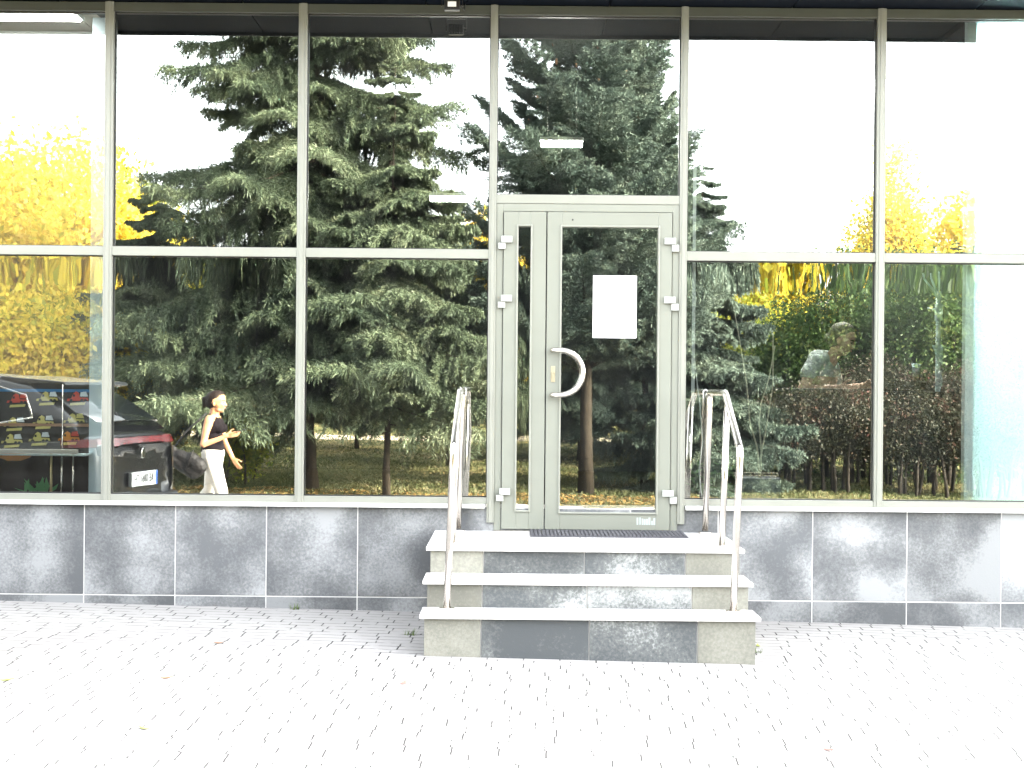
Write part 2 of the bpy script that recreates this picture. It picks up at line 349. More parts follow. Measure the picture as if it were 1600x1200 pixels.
# ------------------------------------------------------------------ the building
B = empty('shop_building', (0, 0, 0), 'glass fronted shop building with grey tiled plinth and dark canopy', 'building')
MULL = [-5.23, -3.95, -2.674, -1.398, -.137, 1.120, 2.419, 3.70, 4.97]
ZT, ZB, ZM0, ZM1 = 3.955, .77, 2.345, 2.405
DZ = .55                                                  # landing height
def tiles(cells, y0, y1, name, mat, parent, seed=1, bevel=.0015):
    mb = MB()
    for (a, b_, c, d) in cells: mb.box(a, b_, y0, y1, c, d)
    me = mb.mesh(name); at = me.attributes.new('tile', 'FLOAT_VECTOR', 'FACE'); r = random.Random(seed)
    for k in range(len(cells)):
        q = (r.random(), r.random(), r.random())
        for f in range(6): at.data[k*6+f].vector = q
    o = link_mesh(name, me, mat, parent)
    m = o.modifiers.new('bevel', 'BEVEL'); m.width = bevel; m.segments = 2
    return o
# plinth
MB().box(-14, 14, -.0265, .3, -.8, .70).build('plinth_wall', M['grout'], B)
SE = [-9.434, -8.832, -8.23, -7.628, -7.026, -6.424, -5.822, -5.22, -4.618, -4.017, -3.416, -2.815, -2.213, -1.612, -1.010, -.409, .19, .79, 1.37, 1.994, 2.617, 3.24, 3.863, 4.486, 5.109, 5.73, 6.35, 6.97]
g = .0035
cells = [(SE[i]+g, SE[i+1]-g, .105+g, .699) for i in range(len(SE)-1)] + [(SE[i]+g, SE[i+1]-g, -.5, .105-g) for i in range(len(SE)-1)]
tiles(cells, -.03, -.0267, 'plinth_tiles', M['tile'], B, 11)
MB().box(-14, -.17, -.075, .02, .7005, .727).build('window_sill', M['sill'], B, bevel=.003)
MB().box(1.15, 14, -.075, .02, .7005, .727).build('window_sill', M['sill'], B, bevel=.003)
# mullions (vertical) and rails (horizontal), butted
for i, x in enumerate(MULL):
    zlo = .727 if i not in (4, 5) else .605
    wd = .0285 if i not in (4, 5) else .024
    mb = MB().box(x-wd, x+wd, -.05, .06, zlo, 4.018)
    mb.box(x-wd*.42, x+wd*.42, -.056, -.0505, zlo, 4.018)
    mb.build('mullion', M['frame'], B, bevel=.003)
def bays():
    for i in range(len(MULL)-1):
        yield i, MULL[i] + (.0285 if i not in (4, 5) else .024), MULL[i+1] - (.0285 if i+1 not in (4, 5) else .024)
def bowfun(kind, x0, x1, z0, z1, seed):
    r = random.Random(seed); a = r.uniform(-.0006, .0006); t1, t2 = r.uniform(-.0006, .0006), r.uniform(-.0004, .0004)
    def f(x, z):
        u = (x-x0)/(x1-x0)*2-1; v = (z-z0)/(z1-z0)*2-1
        y = a*(1-u*u)*(1-v*v) + t1*u*.5 + t2*v*.5
        if kind == 'top':                                  # pane pulled in at its upper edge
            s = max(0, z-(z1-.19)); y -= .07*s*s*.5
            y += 0.0001*math.sin(x*31+seed)*(s/.19)
        return y
    return f
def pane(name, x0, x1, z0, z1, parent, mat, kind='flat', seed=0, y=.0):
    nx, nz = (24, 60) if kind == 'top' else (14, 16); f = bowfun(kind, x0, x1, z0, z1, seed)
    V = [(x0+(x1-x0)*i/nx, y + f(x0+(x1-x0)*i/nx, z0+(z1-z0)*j/nz), z0+(z1-z0)*j/nz) for j in range(nz+1) for i in range(nx+1)]
    F = [(j*(nx+1)+i, j*(nx+1)+i+1, (j+1)*(nx+1)+i+1, (j+1)*(nx+1)+i) for j in range(nz) for i in range(nx)]
    me = bpy.data.meshes.new(name); me.from_pydata(V, [], F); me.update()
    return link_mesh(name, me, mat, parent, smooth=True)
def window(x0, x1, z0, z1, kind, seed):
    gk = MB().rect_frame(x0+.0005, x1-.0005, z0+.0005, z1-.0005, .006, -.012, .03)
    wdw = gk.build('window', M['black'], B)
    pane('window_pane', x0+.006, x1-.006, z0+.006, z1-.006, wdw, M['glass'], kind, seed)
for i, x0, x1 in bays():
    MB().box(x0, x1, -.044, .055, ZT, 4.015).build('head_rail', M['shaded_rail'], B, bevel=.002)
    if i == 4:
        MB().box(x0, x1, -.044, .055, 2.712, 2.77).build('transom', M['frame'], B, bevel=.002)
        window(x0, x1, 2.77, ZT, 'flat', 31)
        continue
    MB().box(x0, x1, -.044, .055, ZM0, ZM1).build('transom', M['frame'], B, bevel=.002)
    MB().box(x0, x1, -.044, .055, .7275, ZB).build('bottom_rail', M['frame'], B, bevel=.002)
    window(x0, x1, ZM1, ZT, 'flat', 10+i)
    window(x0, x1, ZB, ZM0, 'flat' if i == 3 else 'top', 20+i)
# canopy and everything above it
mb = MB().box(-14, 14, -.83, .3, 4.06, 4.55)
mb.build('canopy', M['fascia'], B)
mb = MB()
xs_ = [-13.9+1.21*k for k in range(24)]
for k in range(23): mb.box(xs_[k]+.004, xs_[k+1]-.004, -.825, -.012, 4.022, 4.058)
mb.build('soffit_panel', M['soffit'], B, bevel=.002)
MB().box(-14, 14, -.0115, .07, 4.016, 4.059).build('soffit_trim', plain('soffit trim', (.12, .11, .10), .4), B)
MB().box(-14, 14, -.848, -.8305, 4.0, 4.6).build('fascia_board', M['fascia'], B)
# interior shell
MB().box(-14, 14, .31, 7.0, .40, .55).build('interior_floor', M['int_floor'], B)
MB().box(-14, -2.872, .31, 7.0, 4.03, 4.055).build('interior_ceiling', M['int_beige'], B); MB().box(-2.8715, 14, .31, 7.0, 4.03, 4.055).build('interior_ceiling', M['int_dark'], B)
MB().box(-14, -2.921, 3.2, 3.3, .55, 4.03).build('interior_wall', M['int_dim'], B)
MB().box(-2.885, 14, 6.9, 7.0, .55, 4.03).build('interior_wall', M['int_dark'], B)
MB().box(-2.925, -2.832, .45, .62, .55, 4.03).build('interior_column', M['column'], B, bevel=.004)
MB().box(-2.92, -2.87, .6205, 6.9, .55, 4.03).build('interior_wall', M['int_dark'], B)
MB().box(3.035, 3.095, .13, .20, .55, 4.03).build('interior_column', M['cyan'], B, bevel=.004)
MB().box(3.10, 3.12, .2, 6.9, .55, 4.03).build('interior_wall', M['int_dark'], B)  # added wall, keeps the light of the fill panels out of the shop
MB().box(3.1205, 8, 1.5, 1.55, .55, 4.03).build('interior_wall', M['int_white'], B)  # added white wall, bounces fill light onto the back of the partition panel
MB().box(3.1205, 8, .2, 1.499, .5505, .56).build('interior_floor', M['int_white'], B)
MB().box(3.105, 8, .16, .19, .55, 4.02).build('partition_panel', M['blind'], B)
MB().box(14, 14.1, -.02, 7, -.8, 4.45).build('side_wall', M['int_white'], B); MB().box(-14.1, -14, -.02, 7, -.8, 4.45).build('side_wall', M['int_white'], B)
MB().box(-14, 14, 7.001, 7.1, -.8, 4.45).build('rear_wall', M['int_white'], B)
MB().box(-14, 14, .3005, 7.0, 4.451, 4.55).build('roof', M['grout'], B)
# door
DX0, DX1 = -.113, 1.096
mb = MB(); fw = .046
mb.box(DX0, DX0+fw, -.038, .05, DZ+.004, 2.7115); mb.box(DX1-fw, DX1, -.038, .05, DZ+.004, 2.7115); mb.box(DX0+fw, DX1-fw, -.038, .05, 2.66, 2.7115)
D = mb.build('door_frame', M['doorframe'], B, bevel=.002)
MB().box(DX0, DX1, -.05, .055, DZ-.02, DZ+.0035).build('threshold', M['steel'], D)
def leaf(name, x0, x1, gx0, gx1, z0, z1, gz0, gz1, seed):
    mb = MB(); y0, y1 = -.052, .03
    mb.box(x0, gx0, y0, y1, z0, z1); mb.box(gx1, x1, y0, y1, z0, z1); mb.box(gx0, gx1, y0, y1, gz1, z1); mb.box(gx0, gx1, y0, y1, z0, gz0)
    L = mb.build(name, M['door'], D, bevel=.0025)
    q = MB().rect_frame(gx0-.012, gx1+.012, gz0-.012, gz1+.012, .012, y0-.008, y0-.0005)
    q.build('glazing_bead', M['frame'], D, bevel=.003)
    pane('door_pane', gx0, gx1, gz0, gz1, D, M['glass_door'], 'flat', seed, y=-.02)
    return L
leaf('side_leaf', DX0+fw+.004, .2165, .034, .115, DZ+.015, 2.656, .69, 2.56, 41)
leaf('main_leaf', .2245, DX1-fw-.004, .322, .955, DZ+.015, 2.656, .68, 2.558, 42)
for sx in (-1, 1):
    for zz in (2.45, 2.062, .79):
        if sx < 0: mb = MB().box(-.078, -.006, -.075, -.0525, zz, zz+.044); mb.box(-.098, -.05, -.068, -.0385, zz-.042, zz-.001)
        else: mb = MB().box(.995, 1.07, -.075, -.0525, zz-.003, zz+.041); mb.box(1.044, 1.092, -.068, -.0385, zz-.05, zz-.004)
        mb.build('hinge', M['hinge'], D, bevel=.003)
# bow handle
pts = [(.262, -.052, 1.745), (.262, -.10, 1.745)]; cx, cz, rr = .318, 1.598, .147
pts += [(.29, -.115, 1.7455)] + [(cx + rr*math.sin(a), -.118, cz + rr*math.cos(a)) for a in np.linspace(0, math.pi, 19)] + [(.29, -.115, 1.4505), (.262, -.10, 1.451), (.262, -.052, 1.451)]
MB().tube(pts, .0165, 14).build('handle', M['steel'], D, smooth=True)
mb = MB().box(.255, .283, -.056, -.0522, 1.535, 1.64); mb.tube([(.269, -.062, 1.60), (.269, -.0562, 1.60)], .011, 12); mb.box(.2665, .2715, -.064, -.0562, 1.56, 1.588)
mb.build('lock_plate', plain('worn brass', (.4, .36, .26), .35, .8), D, bevel=.001)
mb = MB().tube([(.39, -.0525, 2.605), (.39, -.0545, 2.605)], .006, 10); mb.build('screw_hole', M['black'], D)
mb = MB()
for k in range(8): mb.box(.83+k*.016+rnd.uniform(-.004,.004), .84+k*.016, -.0528, -.0522, .60, .652-rnd.uniform(0, .03))
mb.build('tape_residue', plain('dried glue', (.27, .3, .29), .7), D)

# notice taped inside the door glass
mb = MB().box(.530, .818, -.0235, -.0215, 1.83, 2.242)
pn = tag(mb.build('paper_notice', M['paper']), 'blank looking white paper notice stuck on the door glass', 'notice')
MB().box(.752, .775, -.0245, -.0236, 1.99, 2.015).build('sticker', plain('faint cyan print', (.4, .75, .75), .7), pn)

# ------------------------------------------------------------------ steps
SX0, SX1 = -.475, 1.362
S = empty('entrance_steps', (.44, -.8, -.02), 'three step entrance stair with white slabs and tiled risers in front of the door', 'steps')
def stair(y, zt, zb, last, seed):
    f = y
    MB().box(SX0+.008, SX1-.008, f+.0085, last, zb, zt-.0255).build('step_core', M['grout'], S)
    s1 = .44; w1 = .6
    cs = [(s1-w1+.003, s1-.003, zb, zt-.026), (s1+.003, s1+w1-.003, zb, zt-.026)]
    rs = tiles(cs, f, f+.008, 'riser_tiles', M['tile_step'], S, seed)
    tiles([(SX0, s1-w1-.003, zb, zt-.026)], f, f+.008, 'corner_tile', M['tile_beige'], rs, seed+5)
    tiles([(s1+w1+.003, SX1, zb, zt-.026)], f, f+.008, 'corner_tile', M['tile_beige'], rs, seed+6)
    tiles([(SX0, SX0+.0078, f+.0082, last, zb, )[:2] + (zb, zt-.026)], f+.0082, last-.001, 'side_tiles', M['tile'], rs, seed+7)
    tiles([(SX1-.0078, SX1, zb, zt-.026)], f+.0082, last-.001, 'side_tiles', M['tile'], rs, seed+8)
    a, b_ = SX0-.025, SX1+.025
    mb = MB(); mb.box(a, s1-.0012, f-.03, last, zt-.022, zt); mb.box(s1+.0012, b_, f-.03, last, zt-.022, zt)
    mb.build('tread', M['slab'], S, bevel=.003)
stair(-1.03, .55, .20, -.0305, 51); stair(-1.36, .395, .12, -1.0305, 52); stair(-1.63, .24, -.12, -1.3605, 53)
# handrails
def rail(x, lean, label):
    r = .021; root = empty('handrail', (x, -.8, .4), label, 'handrail', 'steel handrails of the entrance steps')
    def arc(P, rad):      # round the corners of a polyline
        out = [Vector(P[0])]
        for a, b_, c in zip(P, P[1:], P[2:]):
            a, b_, c = Vector(a), Vector(b_), Vector(c); u = (a-b_).normalized(); v = (c-b_).normalized()
            for k in range(7):
                t = k/6; out.append((b_+u*rad)*(1-t)**2 + b_*2*t*(1-t) + (b_+v*rad)*t*t)
        return out + [Vector(P[-1])]
    xt = x + lean
    MB().tube(arc([(x, -.10, .57), (xt, -.10, 1.478), (xt+.008, -.76, 1.478), (xt-.004, -1.46, 1.16), (x-.012, -1.46, .25)], .045), r, 14).build('rail', M['steel'], root, smooth=True)
    MB().tube([(x-.004, -.92, .56), (xt-.004, -.92, 1.372)], r*.95, 14).build('post', M['steel'], root, smooth=True)
    for (a, y, z) in ((x, -.10, .55), (x-.004, -.92, .55), (x-.012, -1.46, .24)):
        MB().tube([(a, y, z+.0005), (a, y, z+.012)], .045, 18).build('base_plate', M['steel'], root, bevel=.002)
    MB().tube([(xt-.004, -.92, 1.34), (xt-.004, -.90, 1.405)], .012, 8).build('bracket', M['steel'], root)
rail(-.345, .022, 'stainless handrail on the left edge of the entrance steps')
rail(1.275, .022, 'stainless handrail on the right edge of the entrance steps')
# mat
mb = MB(); mx0, mx1, my0, my1 = .125, 1.13, -.42, -.06
mb.box(mx0, mx1, my0, my1, DZ+.0005, DZ+.008)
k = 0
for i in range(40):
    for j in range(13):
        a = mx0+.004+i*.025; c = my0+.004+j*.0272; mb.box(a, a+.017, c, c+.019, DZ+.008, DZ+.017)
tag(mb.build('door_mat', M['rubber']), 'dark grey studded rubber mat lying in front of the door', 'door mat')
# floodlight under the canopy
F_ = empty('floodlight', (-.405, -.33, 4.02), 'small black floodlight hanging under the canopy edge', 'floodlight')
mb = MB().box(-.455, -.355, -.36, -.31, 3.905, 3.975)
for k in range(6): mb.box(-.45+k*.017, -.443+k*.017, -.3095, -.285, 3.91, 3.97)
mb.build('housing', M['black'], F_, bevel=.004)
mb = MB().box(-.4735, -.4685, -.345, -.325, 3.93, 4.02); mb.box(-.3415, -.3365, -.345, -.325, 3.93, 4.02); mb.box(-.4685, -.3415, -.345, -.325, 4.012, 4.0205)
mb.build('bracket', M['black'], F_)
MB().box(-.432, -.378, -.364, -.3605, 3.925, 3.957).build('lens', plain('led lens', (.8, .8, .8), .3), F_)
MB().tube([(-.36, -.31, 3.95), (-.33, -.25, 3.93), (-.33, -.15, 3.99), (-.32, -.12, 4.02)], .004, 6).build('cable', M['black'], F_, smooth=True)
# fallen leaves on the paving
for i, (u, v, col_) in enumerate(((265, 1075, 0), (635, 1073, 1), (230, 1146, 2), (345, 1018, 0), (1300, 1150, 1), (15, 1085, 2), (1188, 1000, 2))):
    sc_ = v - 600; y = -10 + 1.52*2360/sc_; x = (u-800)/2360*(10+y); z = gz(x, y)
    a = i*1.3; mb = MB(); s = .035
    P = [(-1, 0, .1), (-.4, -.35, 0), (.3, -.3, .05), (1, 0, .25), (.3, .3, 0), (-.4, .35, .05)]
    V = [(x+s*(p*math.cos(a)-q*math.sin(a)), y+s*(p*math.sin(a)+q*math.cos(a)), z+.004+s*h) for p, q, h in P]
    mb.add(V + [(p[0], p[1], p[2]+.0015) for p in V], [(0,5,4,3,2,1), (6,7,8,9,10,11)] + [(k, (k+1) % 6, (k+1) % 6+6, k+6) for k in range(6)])
    LB = ['brown leaf lying on the paving left of the steps, in line with the seated shadow', 'thin reddish leaf on the paving just left of the bottom step', 'green yellow leaf nearest the bottom left of the paving', 'small brown leaf on the paving close to the left plinth tiles', 'reddish leaf on the paving right of the steps near the bottom', 'olive leaf on the paving at the far left edge', 'green leaf beside the right foot of the bottom step'][i]
    if i == 0: LB = 'curled brown leaf on the paving below the reflected walking woman'
    tag(mb.build('fallen_leaf', plain('fallen leaf', [(.2, .1, .05), (.28, .1, .08), (.2, .22, .06)][col_], .8)), LB, 'leaf', 'fallen leaves on the paving')
# ------------------------------------------------------------------ trees
def norm(a): return a / np.maximum(np.linalg.norm(a, axis=-1, keepdims=True), 1e-9)
def branch_template(seed, up=False):
    """needle sprigs of one unit-length bough growing along +x; returns diamonds (n,4,3)"""
    r = np.random.RandomState(seed); out = []
    nb = 46
    for k in range(nb):
        t = .10 + .90 * (k + r.rand()) / nb; side = 1 if k % 2 else -1
        # main axis: leaves the trunk nearly level, sags, and lifts at the tip
        def axis(t): return np.array([t, 0, (-.20 * t + .16 * t**3) if not up else (.10 * t + .18 * t**2)])
        p0 = axis(t); L = (.40 * (1 - t)**.75 * (1 - .6 * (t < .3) * (1 - t / .3)) + .09) * r.uniform(.75, 1.2)
        ang = math.radians(r.uniform(42, 68)); d = np.array([math.cos(ang), side * math.sin(ang), r.uniform(-.12, .10)])
        ns = max(5, int(L / .0052)); s = (np.arange(ns) + r.rand(ns)) / ns
        P = p0 + s[:, None] * L * d + np.array([0, 0, -1]) * (s[:, None]**2) * L * (.35 if not up else .02)
        for m_ in range(4):
            q = P + r.normal(0, .006, P.shape)
            dr = norm(d * r.uniform(.3, .9, (ns, 1)) + r.normal(0, .35, (ns, 3)) + np.array([0, 0, (-1.1 if m_ == 0 else -.15) if not up else (.35 if m_ else -.3)]))
            ln = r.uniform(.03, .062, (ns, 1)) * (1.35 if m_ == 0 and not up else .85)
            wd = norm(np.cross(dr, norm(r.normal(0, 1, (ns, 3))))) * r.uniform(.0035, .007, (ns, 1))
            out.append(np.stack([q - dr * ln * .1, q + dr * ln * .45 + wd, q + dr * ln, q + dr * ln * .45 - wd], 1))
    return np.concatenate(out)
TEMPL = {}
def spruce(name, x, y, H, Rb, z0, label, mat='needles', up=False, seed=1, group='spruces growing in the park', lvl=.30, cones=False, gap=0.0, twin=1.0):
    r = np.random.RandomState(seed); gzz = gz(x, y) - .05
    T = empty(name, (x, y, gzz), label, 'tree', group)
    mb = MB(); lean = r.uniform(-.1, .1, 2); K = 12
    tr = max(.05, H * .0078)
    mb.tube([(lean[0]*(i/K), lean[1]*(i/K), H*.97*i/K) for i in range(K+1)], [tr*(1.35 if i == 0 else 1)*(1-i/K*.93) for i in range(K+1)], 12)
    for i in range(14):                                   # dead stubs and bare limbs
        z = r.uniform(.15, .5) * H; a = r.uniform(0, 6.28); l = r.uniform(.2, .7)
        mb.tube([(0, 0, z), (l*math.cos(a), l*math.sin(a), z-.1*l)], [.015, .004], 5, cap=False)
    mb.build('trunk', M['trunk'], T, smooth=True, keep=False)
    for q in range(5):
        TEMPL.setdefault((q, up), branch_template(100+q, up))
    out = []; rd = []; limbs = MB(); z = z0; lev = 0
    while z < H * .985:
        f = (z - z0) / (H - z0); Rz = Rb * (1 - f)**.85 * twin + .12
        nb = 8 if f < .6 else 6; off = r.uniform(0, 6.28)
        for k in range(nb):
            if r.rand() < gap: continue
            a = off + 2*math.pi*(k + r.uniform(-.3, .3))/nb; L = Rz * r.uniform(.66, 1.13); zz = z + r.uniform(-.16, .16)
            pitch = (-.10 - .10 * (1-f) + r.uniform(-.12, .10)) if not up else (.25 + .35*f + r.uniform(-.12, .12))
            t = TEMPL[(r.randint(5), up)].copy()
            keep = r.rand(len(t)) < min(1, .45 + L * .35)
            t = t[keep] * L
            # sprigs keep a natural size on long and short boughs
            c = t.mean(1, keepdims=True); t = c + (t - c) * min(2.2, max(.56, 1.45 / L))
            roll = r.uniform(-.25, .25); cp, sp = math.cos(pitch), math.sin(pitch); cr, sr = math.cos(roll), math.sin(roll); ca, sa = math.cos(a), math.sin(a)
            Rx = np.array([[1, 0, 0], [0, cr, -sr], [0, sr, cr]]); Ry = np.array([[cp, 0, -sp], [0, 1, 0], [sp, 0, cp]]); Rz_ = np.array([[ca, -sa, 0], [sa, ca, 0], [0, 0, 1]])
            RR = Rz_ @ Ry @ Rx; w_ = t.reshape(-1, 3) @ RR.T + np.array([lean[0]*z/H, lean[1]*z/H, zz]); out.append(w_.reshape(-1, 4, 3)); rd.append(np.clip(r.rand(len(t))*.8 + r.uniform(-.15, .35), 0, 1))
            if L > .5:
                ax = np.array([[u, 0, (-.20*u + .16*u**3) if not up else (.10*u+.18*u*u)] for u in (0, .3, .6, .85)]) * L
                ax = ax @ RR.T + np.array([0, 0, zz]); limbs.tube([tuple(p) for p in ax], [.02+.008*L, .015, .01, .004], 5, cap=False)
        z += lvl * (1.0 if f < .7 else .75); lev += 1
    V = np.concatenate(out).reshape(-1, 3)
    np_mesh('crown', V, 4, M[mat], np.concatenate(rd), T, keep=False)
    limbs.build('limbs', M['trunk'], T, keep=False)
    if cones:
        cb = MB()
        for i in range(cones):
            a = r.uniform(0, 6.28); zz = H * r.uniform(.45, .9); rr_ = Rb*(1-zz/H)*r.uniform(.55, 1.0)
            cb.ball((rr_*math.cos(a), rr_*math.sin(a), zz), (.022, .022, .06), 6, 5)
        tag(cb.build('cones', M['cone'], T, keep=False), kind='stuff')
    return T
def leafy(name, x, y, blobs, n, ls, label, mat, seed=1, group=None, trunk=None, cat='tree', upright=False, sub=None, thin=1.0):
    """leaf-sized faces clumped round many twig ends inside ellipsoid lobes (cx, cy, cz, rx, ry, rz)"""
    r = np.random.RandomState(seed); T = empty(name, (x, y, gz(x, y) - .03), label, cat, group)
    P = []; tot = sum(b[3]*b[4]*b[5] for b in blobs); limb = MB()
    for b in blobs:
        k = int(n * b[3]*b[4]*b[5] / tot); nc = max(10, int(k / 34))
        d = norm(r.normal(0, 1, (nc, 3))); rad = r.rand(nc)**.33 * r.uniform(.72, 1.15, nc)
        c = d * rad[:, None] * np.array(b[3:6]) + np.array(b[:3])
        idx = r.randint(0, nc, k); cs = (.16 + .05 * (b[3] + b[5])) * np.array([1, 1, 1.5 if upright else .8])
        P.append(c[idx] + r.normal(0, 1, (k, 3)) * cs * .62)
        for q in range(min(12, nc)):
            limb.tube([(b[0]*.3, b[1]*.3, max(.2, b[2]-b[5]*.8)), tuple((np.array(b[:3])*.6 + c[q]*.4)), tuple(c[q])], [.035, .02, .006], 4, cap=False)
    P = np.concatenate(P); P = P[P[:, 2] > .05]; k = len(P)
    d1 = norm(r.normal(0, 1, (k, 3)) + np.array([0, 0, -.4])); d2 = norm(np.cross(d1, norm(r.normal(0, 1, (k, 3)))))
    s = ls * r.uniform(.6, 1.3, (k, 1)); V = np.stack([P - d1*s, P + d2*s*.55*thin, P + d1*s, P - d2*s*.55*thin], 1)
    np_mesh('crown', V.reshape(-1, 3), 4, M[mat], r.rand(k), T, keep=False)
    if trunk:
        ht, rt, nst = trunk; mb = MB()
        for q in range(nst):
            a = r.uniform(0, 6.28); e = r.uniform(.1, .45) * (nst > 1); ox, oy = (r.uniform(-.5, .5, 2) * (nst > 1))
            mb.tube([(ox, oy, -.1), (ox+e*.3*math.cos(a), oy+e*.3*math.sin(a), ht*.5), (ox+e*math.cos(a), oy+e*math.sin(a), ht)], [rt*1.2, rt*.8, rt*.35], 8)
        mb.build('trunk', M['bark'], T, smooth=True, keep=False)
    if n > 4000: limb.build('limbs', M['bark'], T, keep=False)
    return T
def mir(u, T): return (u - 800) / 2360 * T, -(T - 10)      # a point seen mirrored at picture column u, T metres of light path away
x, y = mir(488, 23.6); spruce('spruce_tree', x, y, 13.5, 3.3, 2.15, 'tallest dark green spruce with drooping boughs, mirrored in the second and third window bays', seed=3, lvl=.40, gap=.12)
x, y = mir(606, 22.4); spruce('spruce_tree', x, y, 6.6, 2.0, 2.1, 'dark green spruce just right of the tallest one, standing closer to the road', seed=8, lvl=.33, gap=.16)
x, y = mir(915, 24.2); spruce('spruce_tree', x, y, 13.0, 2.5, 2.0, 'bluish spruce with upturned boughs mirrored above and in the door', 'needles_blue', True, 5, lvl=.38, gap=.26, cones=60)
x, y = mir(1004, 26.2); spruce('spruce_tree', x, y, 7.8, 2.1, 1.9, 'bluish spruce behind and right of the one mirrored in the door', 'needles_blue', True, 12, lvl=.36, gap=.15)
x, y = mir(1100, 25.5); spruce('spruce_tree', x, y, 5.6, 1.75, .7, 'lower bluish spruce mirrored left in the bay right of the door', 'needles_blue', False, 17, lvl=.30, gap=.1)
x, y = mir(250, 26.5); spruce('spruce_tree', x, y, 5.2, 2.1, 1.5, 'small young spruce mirrored behind the dark car', 'needles', False, 23, lvl=.28, gap=.05)
x, y = mir(700, 31); spruce('spruce_tree', x, y, 5.2, 1.9, 1.6, 'small spruce standing back on the lawn left of the door reflection', 'needles', False, 29, lvl=.32, gap=.1)
x, y = mir(905, 33); spruce('spruce_tree', x, y, 6.5, 2.2, 1.5, 'dark spruce standing back on the lawn behind the trunk mirrored in the door', 'needles_blue', False, 31, lvl=.36, gap=.05)
x, y = mir(1020, 36); spruce('spruce_tree', x, y, 7.0, 2.4, 1.5, 'dark spruce standing back on the lawn mirrored at the right edge of the door', 'needles_blue', False, 37, lvl=.36, gap=.05)
x, y = mir(560, 36); spruce('spruce_tree', x, y, 6.0, 2.3, 1.8, 'dark spruce far back between the two near left trunks', 'needles', False, 39, lvl=.4, gap=.05)
x, y = mir(374, 25); leafy('leafy_bush', x, y, [(0, 0, .75, .28, .25, .45), (.12, 0, .5, .3, .25, .35)], 2600, .04, 'small sunlit yellow green bush behind the walking woman', 'yellowgreen', 15, 'bushes along the lawn', (.8, .02, 4), 'bush')
# far young conifers on the right
for i, (u, T, H, Rb) in enumerate(((1385, 46, 5.4, 1.4), (1432, 50, 6.0, 1.5), (1500, 44, 6.2, 1.7), (1560, 47, 6.6, 1.8), (1345, 52, 5.0, 1.4))):
    x, y = mir(u, T); LB = ['far small spruce below the left flank of the tall poplar', 'far small spruce right of the poplar foot', 'far spruce left of the pale blue window post', 'far spruce beyond the white panel, rightmost of all', 'far small spruce left of the poplar foot']
    spruce('young_spruce', x, y, H, Rb, .3, LB[i], 'needles_blue', False, 60+i, 'far young spruces', lvl=.4, gap=0)
# yellow trees
x, y = mir(75, 31); leafy('yellow_tree', x, y, [(0, 0, 4.2, 2.3, 2, 2.4), (-1.2, 0, 2.6, 2, 1.8, 2), (1.4, .3, 2.8, 1.6, 1.6, 2.2), (.2, .8, 1.6, 2.4, 1.4, 1.4)], 52000, .075, 'big yellow leaved tree mirrored in the leftmost bay', 'yellow', 2, 'autumn trees mirrored in the glass', (4, .16, 1))
x, y = mir(-60, 28); leafy('yellow_tree', x, y, [(0, 0, 3.6, 2.2, 2, 2.2), (.8, 0, 1.8, 2, 1.6, 1.5)], 34000, .07, 'yellow tree at the outer left, partly beyond the frame', 'yellow', 3, 'autumn trees mirrored in the glass', (3.4, .14, 1))
x, y = mir(205, 40); leafy('yellow_tree', x, y, [(0, 0, 4.6, 1.2, 1.4, 2.3), (.9, 0, 3.3, 1, 1.2, 2), (-.6, .4, 2, 1.4, 1.4, 1.6)], 26000, .085, 'yellow green tree mirrored left of the tallest spruce', 'yellowgreen', 4, 'autumn trees mirrored in the glass', (4, .14, 1))
x, y = mir(95, 26); leafy('leafy_bush', x, y, [(0, 0, 1.5, 1.9, 1, 1.5), (1, -.2, 1.2, 1.2, .9, 1.2), (-1.3, 0, 1.3, 1.3, .9, 1.3)], 32000, .06, 'yellow bush below the big yellow tree', 'yellow', 5, 'bushes along the lawn', (1.4, .04, 5), 'bush')
for i, (u, T, h, mt) in enumerate(((300, 60, 7.2, 'yellow'), (395, 66, 6.0, 'yellow'), (500, 62, 5.0, 'yellowgreen'), (640, 64, 6, 'yellow'), (740, 52, 7.2, 'yellow'), (822, 58, 7.4, 'yellow'), (900, 60, 5.2, 'yellowgreen'), (1180, 62, 6.4, 'yellow'), (1235, 60, 7.0, 'yellow'), (1515, 52, 8.6, 'yellow'), (1590, 56, 8.8, 'yellow'))):
    x, y = mir(u, T); LB = ['far yellow tree left of the tallest spruce', 'far yellow tree glimpsed low behind the tallest spruce', 'far olive tree glimpsed between the two near spruce trunks', 'far yellow tree behind the closer spruce', 'far yellow tree seen between the two groups of spruces, left of the door', 'far yellow tree mirrored in the narrow door pane', 'far olive tree behind the door spruce', 'far yellow tree at the right edge of the low blue spruce', 'far yellow tree left of the poplar, low on the skyline', 'far yellow tree right of the poplar', 'far yellow tree beyond the white panel']
    leafy('autumn_tree', x, y, [(0, 0, h*.62, h*.2, h*.2, h*.38), (h*.12, 0, h*.4, h*.22, h*.2, h*.3), (-h*.12, .3, h*.36, h*.22, h*.2, h*.3)], 11000, .14, LB[i], mt, 70+i, 'autumn trees mirrored in the glass', (h*.6, .14, 1))
x, y = mir(1385, 60); leafy('poplar_tree', x, y, [(0, 0, 6.4, 1.3, 1.3, 4.4), (-.9, 0, 4.6, 1.4, 1.3, 3.4), (1.0, .2, 5.4, 1.2, 1.2, 3.4), (0, 0, 2.6, 2.2, 1.6, 2.2)], 52000, .09, 'tall golden poplar mirrored high in the right bays', 'yellow', 6, 'autumn trees mirrored in the glass', (7, .2, 1), upright=True)
